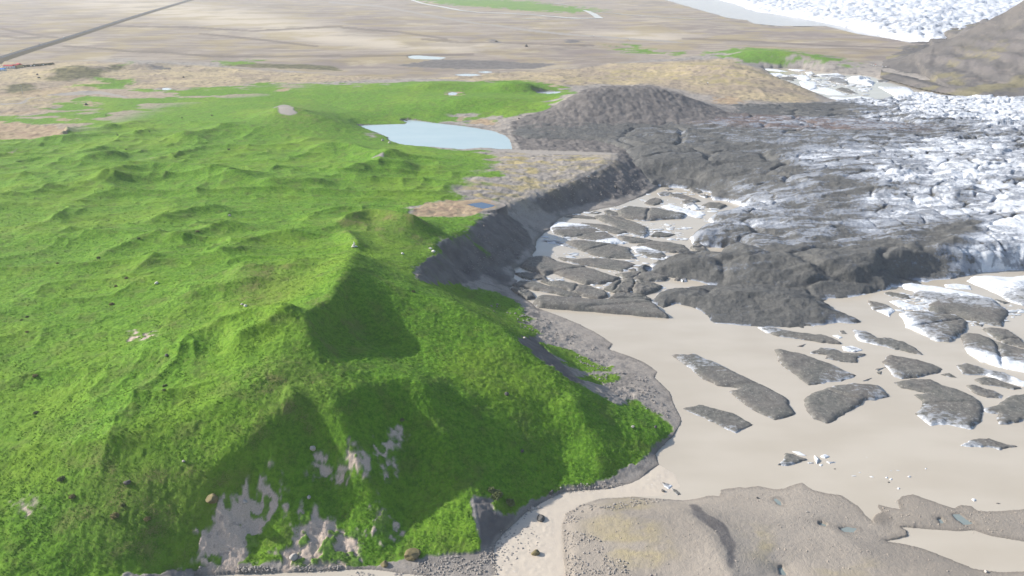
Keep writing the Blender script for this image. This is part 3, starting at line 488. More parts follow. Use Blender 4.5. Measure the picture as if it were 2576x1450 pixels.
# the outlet river: a rippled sheet just above the lagoon level
RIV = C(2,1,[(2380,600),(2250,722),(2000,800),(1800,805),(1680,820),(1600,855),(1500,905),(1400,965),(1310,1050),(1230,1120),(1170,1190),(1120,1260),(1000,1380),(800,1449),(800,1760),(1750,1760),(1695,1449),(1680,1300),(1665,1160),(1672,1060),(1705,985),(1800,915),(1950,865),(2200,850),(2420,850),(2560,780),(2520,680)])
rp = np.stack(unp(*dens(RIV, 9).T, 0), 1)
gx, gy = np.meshgrid(np.arange(rp[:, 0].min(), rp[:, 0].max(), .55), np.arange(rp[:, 1].min(), rp[:, 1].max(), .55))
s = sdf(rp, gx, gy); fl = np.clip(s/6, 0, 1)
rz = .02+fl*(.22*(ridged(gx/2.6, gy/2.1, 81, 3)-.3)+.12*(vnoise(gx/1.1, gy/1.0, 85)-.5))
rz = np.where(s < 0, -.05, np.maximum(rz, .015))
V, F, At = compact(np.stack([gx, gy, rz], -1), grid_faces(*gx.shape, keep=s > 0), {'flow': fl})
def river_material():
    n = NT('fast_silty_water'); f = n.noise(.9, 5, .65); q = n.noise(.16, 3)
    c = n.mix(n.step(q, .35, .65), (.57,.495,.40), (.53,.46,.375)); c = n.mix(n.math('MULTIPLY', n.math('MULTIPLY', n.step(f, .54, .72), n.step(q, .42, .6)), .8), c, (.66,.61,.54))
    return n.out(c, .3, n.bump(n.noise(2.2, 4), .25, .25), .5)
tag(mesh_obj('river', V, F, river_material()), kind='structure')

# streams of the far plain, draped ribbons
def ribbon(name, pts, width, mat, z=.35, kind='structure', base=None, step=5):
    P = hit(dens(pts, step, False)); T = np.gradient(P, axis=0); T /= np.maximum(np.hypot(*T.T), 1e-6)[:, None]; N = np.stack([-T[:, 1], T[:, 0]], 1)
    w = np.interp(np.linspace(0, 1, len(P)), np.linspace(0, 1, len(width)), width)[:, None]
    L, R = P+N*w/2, P-N*w/2; V = []
    for q in range(len(P)):
        zz = max(gz(*L[q]), gz(*R[q]), gz(*P[q]))+z if base is None else base
        V += [(*L[q], zz), (*R[q], zz)]
    V = np.array(V)
    for _ in range(3): V[2:-2, 2] = np.maximum(V[2:-2, 2], .5*(V[:-4, 2]+V[4:, 2]))
    F = [(2*q, 2*q+1, 2*q+3, 2*q+2) for q in range(len(P)-1)]
    o = mesh_obj(name, V, F, mat, smooth=True); o['kind'] = kind; return o
stream_m = water_material('far_stream_water', (.46,.45,.46), (.50,.49,.49), .15, .3, .04)
ribbon('stream', C(0,1,[(500,-30),(540,5),(620,30),(760,55),(900,82),(1050,96),(1200,104),(1350,112),(1500,120),(1650,135),(1780,143),(1950,142)]), [16, 22, 14, 26, 16, 30, 22], stream_m, .5)
ribbon('stream', C(0,1,[(1950,142),(1900,110),(1860,92),(1830,84)]), [26, 24, 14], stream_m, .6)
ribbon('stream', C(0,1,[(1870,92),(2050,105),(2300,128),(2576,148),(2800,150)]), [8, 10, 9, 12], stream_m, .6)
ribbon('stream', C(0,1,[(1610,30),(1660,34),(1720,42)]), [10, 16, 6], stream_m, .6)
ribbon('stream', C(0,1,[(1350,150),(1420,147),(1480,150),(1550,152)]), [8, 20, 10, 5], pale_m, .5)

# road on its bank
road_m = plain('asphalt', (.05,.053,.06), .85, .15, .3)
bank_m = plain('road_bank', (.17,.135,.085), .95, .3, .05)
RD = [(-160,196),(0,145),(99,114),(161,97),(286,57),(380,28),(470,2),(560,-24)]
RP = np.stack([unp(x, y, 17.0) for x, y in dens(RD, 6, False)])
RP = np.stack([np.linspace(RP[2, 0], RP[-3, 0], 90)*0+np.interp(np.linspace(0, 1, 90), np.linspace(0, 1, len(RP)), RP[:, 0]), np.interp(np.linspace(0, 1, 90), np.linspace(0, 1, len(RP)), RP[:, 1])], 1)
for _ in range(40): RP[1:-1] = .5*RP[1:-1]+.25*(RP[:-2]+RP[2:])
T = np.gradient(RP, axis=0); T /= np.hypot(*T.T)[:, None]; N = np.stack([-T[:, 1], T[:, 0]], 1)
def strip(name, offs, zs, mat):
    V = np.concatenate([np.column_stack([RP+N*o_, np.full(len(RP), z_)])[:, None] for o_, z_ in zip(offs, zs)], 1)
    return tag(mesh_obj(name, V.reshape(-1, 3), grid_faces(len(RP), len(offs)), mat, smooth=False), kind='structure')
strip('road_bank', [-24, -8, 8, 24], [11, 16.9, 16.9, 11], bank_m)
strip('road', [-7.5, 0, 7.5], [16.95, 17.05, 16.95], road_m)
strip('road_marking', [-.12, .12], [17.07, 17.07], plain('road_paint', (.7,.7,.68), .8, .1))

# ---------------------------------------------------------------- ice
def ice_material():
    n = NT('glacier_ice'); d = n.attr('dirt_shade'); red = n.attr('red')  # carries real debris plus the painted crack shade
    st = n.noise(.055, 6, .66, n.scaled((.55, 1.5, 1.2)), .6); fn = n.noise(.42, 7, .72); gr = n.noise(3.0, 3, .7)
    cr = n.voro(.07, 'DISTANCE_TO_EDGE', n.scaled((.8, 1.6, 1)))
    dd = n.math('ADD', d, n.math('ADD', n.math('MULTIPLY', n.math('SUBTRACT', n.step(st, .34, .66), .5), .50), n.math('MULTIPLY', n.math('SUBTRACT', n.step(fn, .32, .68), .5), .36)))
    white = n.mix(n.step(fn, .3, .7), (.56,.59,.64), (.70,.725,.76))
    grey = n.mix(n.step(fn, .3, .7), (.20,.22,.26), (.36,.385,.43))
    deb = n.mix(n.step(fn, .3, .7), (.072,.074,.072), (.135,.133,.126)); deb = n.mix(n.math('MULTIPLY', n.step(gr, .52, .78), .7), deb, (.27,.26,.24))
    deb = n.mix(n.math('MULTIPLY', red, .8), deb, (.165,.12,.108))
    c = n.mix(n.step(dd, .12, .42), white, grey); c = n.mix(n.step(dd, .46, .80), c, deb)
    return n.out(c, .75, n.bump(n.math('ADD', fn, n.math('MULTIPLY', gr, .3)), .8, 1.3), .3)
ICE = ice_material()
def idw(ctrl, U, Wv, p=3.2):
    num = np.zeros(U.shape); den = np.zeros(U.shape)
    for x, y, v in ctrl:
        a, b = unp(x, y, 8.0); u = math.atan2(a, b); w = math.log(math.hypot(a, b))
        q = ((U-u)**2+(Wv-w)**2+1e-5)**(-p/2); num += q*v; den += q
    return num/den
GL = Fc([(1290,1010),(1250,985),(1330,935),(1320,920),(1440,895),(1580,868),(1700,848),(1850,838)])+[(1793,640),(1810,628),(1860,618),(1800,612),(1745,608),(1735,592),(1760,575),(1800,560),(1780,548),(1800,535),(1850,528),(1890,520),(1860,505),(1830,500),(1790,496),(1790,478),(1740,468),(1690,464),(1640,462),(1600,440),(1560,400),(1520,385),(1440,378),(1320,378),(1290,365),(1300,345),(1340,335),(1450,330),(1560,325),(1640,318),(1720,300),(1790,288),(1850,280),(1940,276),(2020,272),(2080,268),(2100,262),(2160,262),(2210,256),(2260,244),(2320,240),(2400,252),(2500,258),(2600,262),(2900,270),(3500,420),(3500,640),(2900,660),(2620,665),(2560,668),(2480,672),(2420,688),(2340,694),(2270,706),(2200,728),(2160,738),(2110,742),(2060,744),(2100,766),(2150,790),(2170,800),(2120,802),(2080,806),(2000,812),(1900,806),(1800,798),(1760,770),(1700,752),(1668,768),(1650,750),(1660,728),(1690,716),(1740,708),(1800,706),(1700,690),(1640,684),(1600,672),(1620,660),(1640,664)]
GLZ = [
 [(1690,745,4.5),(1780,730,6.5),(1880,735,7),(1980,742,7.5),(2050,765,6),(2120,790,2)],[(1700,790,1),(1800,796,1),(2000,810,1)],
 [(1660,672,5),(1720,652,10),(1800,640,11),(1900,636,13),(2000,650,13)],[(1950,668,9),(2050,655,14),(2150,640,16),(2250,632,16),(2350,618,16),(2420,600,17)],
 [(1700,703,1),(1850,712,2),(1960,720,3),(2060,735,2),(2150,735,1)],[(2250,700,2),(2330,688,3),(2420,680,4),(2500,665,8),(2600,655,9)],
 [(1880,610,7),(2050,605,9),(2200,596,11),(2350,575,14)],[(1850,560,6),(1950,575,8),(2050,560,11),(2250,540,15),(2500,560,15)],
 [(1900,505,7),(1980,480,14),(2080,440,21),(2180,420,25)],[(2300,470,22),(2450,460,25),(2700,450,30)],[(2500,620,14),(2700,600,18)],
 [(1640,450,6),(1740,440,12),(1840,430,15),(1930,420,18)],[(1640,450,3),(1740,464,2),(1830,490,2)],
 [(1330,355,16),(1450,350,19),(1560,352,20),(1680,350,21),(1800,345,22)],[(1560,392,17),(1640,405,18),(1750,400,19)],[(1330,372,15.5),(1500,380,16.5)],
 [(1720,312,18),(1850,296,18),(2000,286,15),(2100,278,9)],[(1900,340,24),(2050,345,25),(2200,345,26)],[(1850,300,17),(1950,305,18),(2100,305,18)],
 [(2180,290,14),(2260,285,17),(2350,290,18),(2500,295,20),(2700,300,22)],[(2240,262,5),(2320,252,6),(2420,262,8),(2600,270,10)],[(2250,330,24),(2400,340,27),(2600,350,30)],[(2250,390,26),(2450,400,29),(2800,400,34)],[(3300,430,40),(3300,640,30)],
]
DIRT = [(1300,360,1),(1450,340,1),(1450,370,1),(1560,340,1),(1600,400,1),(1640,440,1),(1700,340,.92),(1720,310,.95),(1780,305,.9),(1850,285,1),(1900,300,.95),(2000,285,1.05),(2000,300,.95),(2100,275,.95),(2120,292,.95),(2170,285,.75),(2200,300,.45),(2230,265,.2),(2320,255,0),(2400,280,-.1),(2300,300,.12),(2500,270,-.1),(2576,330,-.1),(2450,320,0),(2250,322,.3),(2200,345,.6),(1800,330,.72),(1900,325,.6),(2000,330,.55),(1950,350,.7),(2100,360,.68),(2200,370,.6),(2320,365,.6),(2400,375,.55),(2520,385,.4),(2576,420,.2),(1700,370,.75),(1850,375,.75),(2000,385,.75),(1700,400,1),(1820,400,.95),(1800,440,1),(1900,430,1),(1740,460,1),(1960,410,.85),(1960,450,.85),(2050,405,.6),(2040,440,.35),(2120,425,.3),(2200,420,.4),(2300,430,.25),(2450,430,.1),(2576,470,.05),(2400,480,.08),(2250,480,.25),(2160,470,.45),(2150,500,.6),(2080,490,.7),(2040,530,.75),(2000,560,.65),(2120,545,.65),(2230,530,.3),(2350,540,.1),(2500,540,.05),(2576,560,.05),(1870,515,.25),(1920,525,.2),(1880,560,.5),(1940,550,.6),(1850,590,.65),(1930,590,.75),(2000,590,.6),(2080,585,.65),(2200,575,.45),(2300,575,.2),(2400,565,.1),(2100,610,.6),(2200,605,.5),(1760,600,.75),(1880,625,.75),(1950,615,.65),(1700,660,1),(1850,650,1),(1950,640,.95),(2000,665,1),(2120,650,1),(2250,640,1),(2340,620,.95),(2400,600,.9),(2440,590,.75),(2350,660,.95),(2250,680,1),(2150,700,1),(2060,720,1),(2430,670,.4),(2480,650,.1),(2520,630,.15),(2576,640,.15),(2480,600,.2),(2576,600,.1),(1700,740,1),(1850,720,1),(1800,780,1),(2000,750,1),(2050,790,1),(2120,790,.8)]
gt = np.linspace(-.02, .95, 800); grr = np.exp(np.linspace(math.log(395), math.log(1500), 620))
TT, RR2 = np.meshgrid(gt, grr); X2 = RR2*np.sin(TT); Y2 = RR2*np.cos(TT)
cu, cw, cz = [], [], []
for ln in GLZ:
    for (xa, ya, za), (xb, yb, zb) in zip(ln[:-1], ln[1:]):
        a = np.array(unp(xa, ya, za)); b = np.array(unp(xb, yb, zb)); t = np.linspace(0, 1, 60)
        addc(a[0]+(b[0]-a[0])*t, a[1]+(b[1]-a[1])*t, za+(zb-za)*t)
cu, cw, cz = map(np.concatenate, (cu, cw, cz)); d = .004; w0 = math.log(380); nr = int((math.log(1700)-w0)/d); nc = int(1.2/d); u0 = -.1
Zg = None
for lv in (4, 3, 2, 1, 0):
    dd = d*2**lv; r_, c_ = int(math.ceil(nr/2**lv)), int(math.ceil(nc/2**lv))
    j = np.clip(((cu-u0)/dd).astype(int), 0, c_-1); i = np.clip(((cw-w0)/dd).astype(int), 0, r_-1); f = i*c_+j
    cnt = np.bincount(f, minlength=r_*c_).reshape(r_, c_); sm = np.bincount(f, weights=cz, minlength=r_*c_).reshape(r_, c_); m = cnt > 0; val = sm/np.maximum(cnt, 1)
    Zg = np.full((r_, c_), 14.) if Zg is None else np.repeat(np.repeat(Zg, 2, 0), 2, 1)[:r_, :c_]
    Zg[m] = val[m]
    for it in range(150):
        p = np.pad(Zg, 1, mode='edge'); Zg = .25*(p[:-2, 1:-1]+p[2:, 1:-1]+p[1:-1, :-2]+p[1:-1, 2:]); Zg[m] = val[m]
for it in range(4):
    p = np.pad(Zg, 1, mode='edge'); Zg = .2*(Zg+p[:-2, 1:-1]+p[2:, 1:-1]+p[1:-1, :-2]+p[1:-1, 2:])
def glacier():
    P = np.concatenate([np.stack(unp(*dens(GL, 10).T, 3.0), 1)]); S = sdf(P, X2, Y2)
    wob = fbm(X2/14, Y2/14, 101, 4)-.5; S = S+wob*9
    zb = samp(Zg, X2, Y2, u0, w0, d); dirt_shade = idw(DIRT, TT, np.log(RR2))
    clean = sstep(.75, .25, dirt_shade)
    ca, sa = math.cos(.35), math.sin(.35); A_, B_ = X2*ca-Y2*sa, X2*sa+Y2*ca
    wx, wy = 7*(fbm(X2/25, Y2/25, 110, 3)-.5), 7*(fbm(X2/25, Y2/25, 120, 3)-.5)
    f1, f2, cid = voro((A_+wx)/17, (B_+wy)/8.5, 5); e1 = np.clip((f2-f1)/.32, 0, 1)
    f1b, f2b, cidb = voro((A_+wx)/7+3, (B_+wy)/4, 9); e2 = np.clip((f2b-f1b)/.4, 0, 1)
    blk = np.maximum(sstep(830, 930, RR2), np.maximum(sstep(.60, .70, fbm(X2/60, Y2/45, 161, 3))*.7, np.exp(-np.clip(S-4, 0, 99)/12)*.6))
    g1, g2, gid = voro((A_+1.8*wx)/27, (B_+1.8*wy)/13, 35); eg = np.clip((g2-g1)/.13, 0, 1)
    k1, k2, kid = voro((A_*.8-B_*.6+1.5*wx)/34, (A_*.6+B_*.8+1.5*wy)/16, 36); ek = np.clip((k2-k1)/.09, 0, 1)
    ser = blk*(eg*3.2+(gid-.5)*4.0+e2*.6+(cid-.5)*1.2+5*(ridged(A_/26+.1*wx, B_/11+.1*wy, 168, 4)-.4))+(1-blk)*(1.7*ek*ek+.5*e1+2.2*(fbm(X2/22, Y2/8, 162, 5)-.5))
    rid = ridged(X2/60+wx/30, Y2/12+.016*X2+wy/9, 130, 5)*4.6
    big = (fbm(X2/55, Y2/40, 140, 4)-.5)
    f3, f4, c3 = voro((X2+2*wx)/60, (Y2+2*wy)/34, 15); e3 = np.clip((f4-f3)/.16, 0, 1)
    deb = big*5+2.8*(fbm(X2/12, Y2/7, 150, 5, .62)-.5)+2.0*(ridged(X2/24, Y2/9, 152, 4)-.4)-(1-e3)*3.0*sstep(.45, .6, vnoise(X2/80, Y2/80, 160))
    z = zb+clean*(ser+rid*.6-2.5+big*4)+(1-clean)*(deb+rid*.55*sstep(1.0, .7, dirt_shade))
    prof = 1-np.exp(-np.clip(S, 0, None)/5.5)
    gh = samp(H0, X2, Y2); base = np.where(gh < .3, 0, np.minimum(gh, z))
    z = base+np.maximum(z-base, .8)*prof
    z = np.where(S < 0, np.maximum(S*.6, -3.0)+np.where(gh < .3, 0, gh-1), z)
    hI = clean*e1
    red = sstep(.0, 1.0, 1.15-((TT-.335)/.17)**2-((np.log(RR2)-math.log(985))/.07)**2)
    rim = np.exp(-np.clip(S, 0, 99)/1.3)*(z < 2.2)*(vnoise(X2/7, Y2/7, 171) > .42)
    lines = np.maximum(np.clip(1-ek, 0, 1)*(1-blk), np.clip(1-eg, 0, 1)*blk)*sstep(.3, .6, vnoise(X2/40, Y2/25, 163))  # crevasse shade put into the colour as dark lines along the cuts
    dirt_shade2 = dirt_shade*1.0+.03-.85*rim+clean*(.75*lines+.85*(fbm(X2/60, Y2/11+.016*X2, 164, 5)-.46)+.35*(fbm(X2/14, Y2/6, 167, 4)-.5))
    V, F, At = compact(np.stack([X2, Y2, z], -1), grid_faces(*X2.shape, keep=S > -4), dict(dirt_shade=dirt_shade2, red=red))
    return tag(mesh_obj('glacier', V, F, ICE, attrs=At), kind='structure')
glacier()

def far_glacier():
    t = np.linspace(.10, .95, 560); r = np.exp(np.linspace(math.log(1750), math.log(10000), 330)); T_, R_ = np.meshgrid(t, r); x, y = R_*np.sin(T_), R_*np.cos(T_)
    edge_ = [(1700,-30),(1790,-6),(1850,10),(1900,28),(1990,42),(2080,58),(2170,80),(2220,92),(2290,104),(2360,112),(2440,104),(2700,60),(3600,100),(3600,-91),(2600,-91),(1720,-70)]
    P = np.stack(unp(*dens(edge_, 6).T, 12.), 1); P[P[:, 1] > 9500, 1] = 9500
    S = sdf(P, x, y); S = S+40*(fbm(x/120, y/120, 201, 4)-.5)
    f1, f2, c1 = voro(x/60, y/42, 21); f3, f4, c2 = voro(x/26+.5*vnoise(x/40, y/40, 3), y/20, 22)
    z = 11+np.clip(S, 0, None)*.045+(1-np.exp(-np.clip(S, 0, None)/25))*(8+np.clip((f2-f1)/.3, 0, 1)*6+(c1-.5)*7+np.clip((f4-f3)/.3, 0, 1)*3+(c2-.5)*4+26*(fbm(x/260, y/160, 205, 3)-.5))
    z = np.where(S < 0, 10+np.maximum(S*.2, -6), z)
    dirt_shade = -.06+.20*sstep(.5, .68, fbm(x/420+y/900, y/160, 210, 4))+.25*(1-np.clip((f2-f1)/.3, 0, 1))*(vnoise(x/300, y/200, 9))  # last term paints shade into the gaps between ice blocks
    dirt_shade = dirt_shade-.25*sstep(2600, 4500, R_)+.5*np.exp(-((T_-.565)/.05)**2-((np.log(R_)-math.log(2050))/.12)**2)
    V, F, At = compact(np.stack([x, y, z], -1), grid_faces(*x.shape, keep=S > -30), dict(dirt_shade=dirt_shade, red=dirt_shade*0))
    return tag(mesh_obj('far_glacier', V, F, ICE, attrs=At), kind='structure')
far_glacier()

# ---------------------------------------------------------------- mountain on the right
def mountain():
    t = np.linspace(.42, 1.0, 420); r = np.exp(np.linspace(math.log(1020), math.log(3200), 520)); T_, R_ = np.meshgrid(t, r); x, y = R_*np.sin(T_), R_*np.cos(T_)
    def pt(px, py, Yd):                                     # a point of the skyline at distance Yd
        a, b, c = ray(px, py); k = Yd/b; return (a*k, Yd, CAM_H+c*k)
    sk = [pt(2225,168,1560), pt(2301,133,1560), pt(2350,112,1545), pt(2417,87,1530), pt(2470,58,1520), pt(2520,36,1510), pt(2576,2,1500), pt(2750,-110,1480), pt(3000,-260,1450), pt(3400,-420,1420)]
    foot = [(*unp(*q, 8.), 8.) for q in [(2180,176),(2250,190),(2330,212),(2400,225),(2480,238),(2560,246),(2750,262),(3100,290),(3500,330)]]
    back = [(sk[0][0]-5, 1640, 12), (sk[3][0], 1850, 14), (sk[6][0]+60, 2150, 14), (sk[-1][0], 2600, 16)]
    def line_d(L):
        d = np.full(x.shape, 1e9); zz = np.zeros(x.shape)
        for a, b in zip(L[:-1], L[1:]):
            a, b = np.array(a), np.array(b); e = (b-a)[:2]; k = np.clip(((x-a[0])*e[0]+(y-a[1])*e[1])/(e@e), 0, 1); q = np.hypot(x-a[0]-k*e[0], y-a[1]-k*e[1])
            m = q < d; d = np.where(m, q, d); zz = np.where(m, a[2]+(b[2]-a[2])*k, zz)
        return d, zz
    d1, z1 = line_d(sk); d2, z2 = line_d(foot); d3, z3 = line_d(back)
    poly = np.array([(p[0], p[1]) for p in foot]+[(p[0], p[1]) for p in back[::-1]]); S = sdf(poly, x, y)
    dd = np.where(y < np.interp(x, [p[0] for p in sk], [p[1] for p in sk]), d2, d3); w = dd/(dd+d1+1e-6)
    z = 8+(z1-8)*(w**1.05)
    n = fbm(x/90, y/90, 301, 5)-.5; lay = z+14*(fbm(x/120, y/120, 311, 3)-.5)
    st = (lay/17)%1.0; step_ = (sstep(.55, .95, st)-st)*17*.65*sstep(14, 30, z)*sstep(1.0, .75, w)
    gul = ridged((x*.5+y*.86)/28+n, (x*.86-y*.5)/160, 321, 3)
    amp = np.clip(1.15-w, .12, 1)
    z = z+(n*22-gul*5+2.5)*sstep(0, .2, w)*amp+step_*amp+3*(fbm(x/14, y/14, 331, 3)-.5)*sstep(0, .15, w)
    z = np.where(S < 0, np.minimum(z, 6+S*.3), z)
    moss = sstep(.52, .66, fbm(x/45, y/45, 341, 4))*sstep(.9, .4, w)
    cliff = sstep(.5, .8, st)*sstep(20, 34, z)*sstep(.95, .6, w)
    V, F, At = compact(np.stack([x, y, z], -1), grid_faces(*x.shape, keep=S > -12), dict(moss=moss, cliff=cliff))
    n_ = NT('mountain_rock'); a, b, c = n_.noise(.02, 5), n_.noise(.15, 5, .65), n_.noise(.03, 4, .6, n_.scaled((1, 1, 5)))
    col = n_.mix(n_.step(a, .35, .65), (.095,.091,.09), (.145,.134,.124)); col = n_.mix(n_.math('MULTIPLY', n_.step(b, .5, .3), .6), col, (.11,.10,.10))
    col = n_.mix(n_.math('MULTIPLY', n_.step(c, .55, .7), .4), col, (.235,.20,.18))
    col = n_.mix(n_.math('MULTIPLY', n_.attr('moss'), .55), col, (.22,.195,.09)); col = n_.mix(n_.math('MULTIPLY', n_.attr('cliff'), n_.step(b, .35, .6)), col, (.13,.12,.12))
    return tag(mesh_obj('mountain', V, F, n_.out(col, .92, n_.bump(b, .6, 3.0), .15), attrs=At), kind='structure')
mountain()

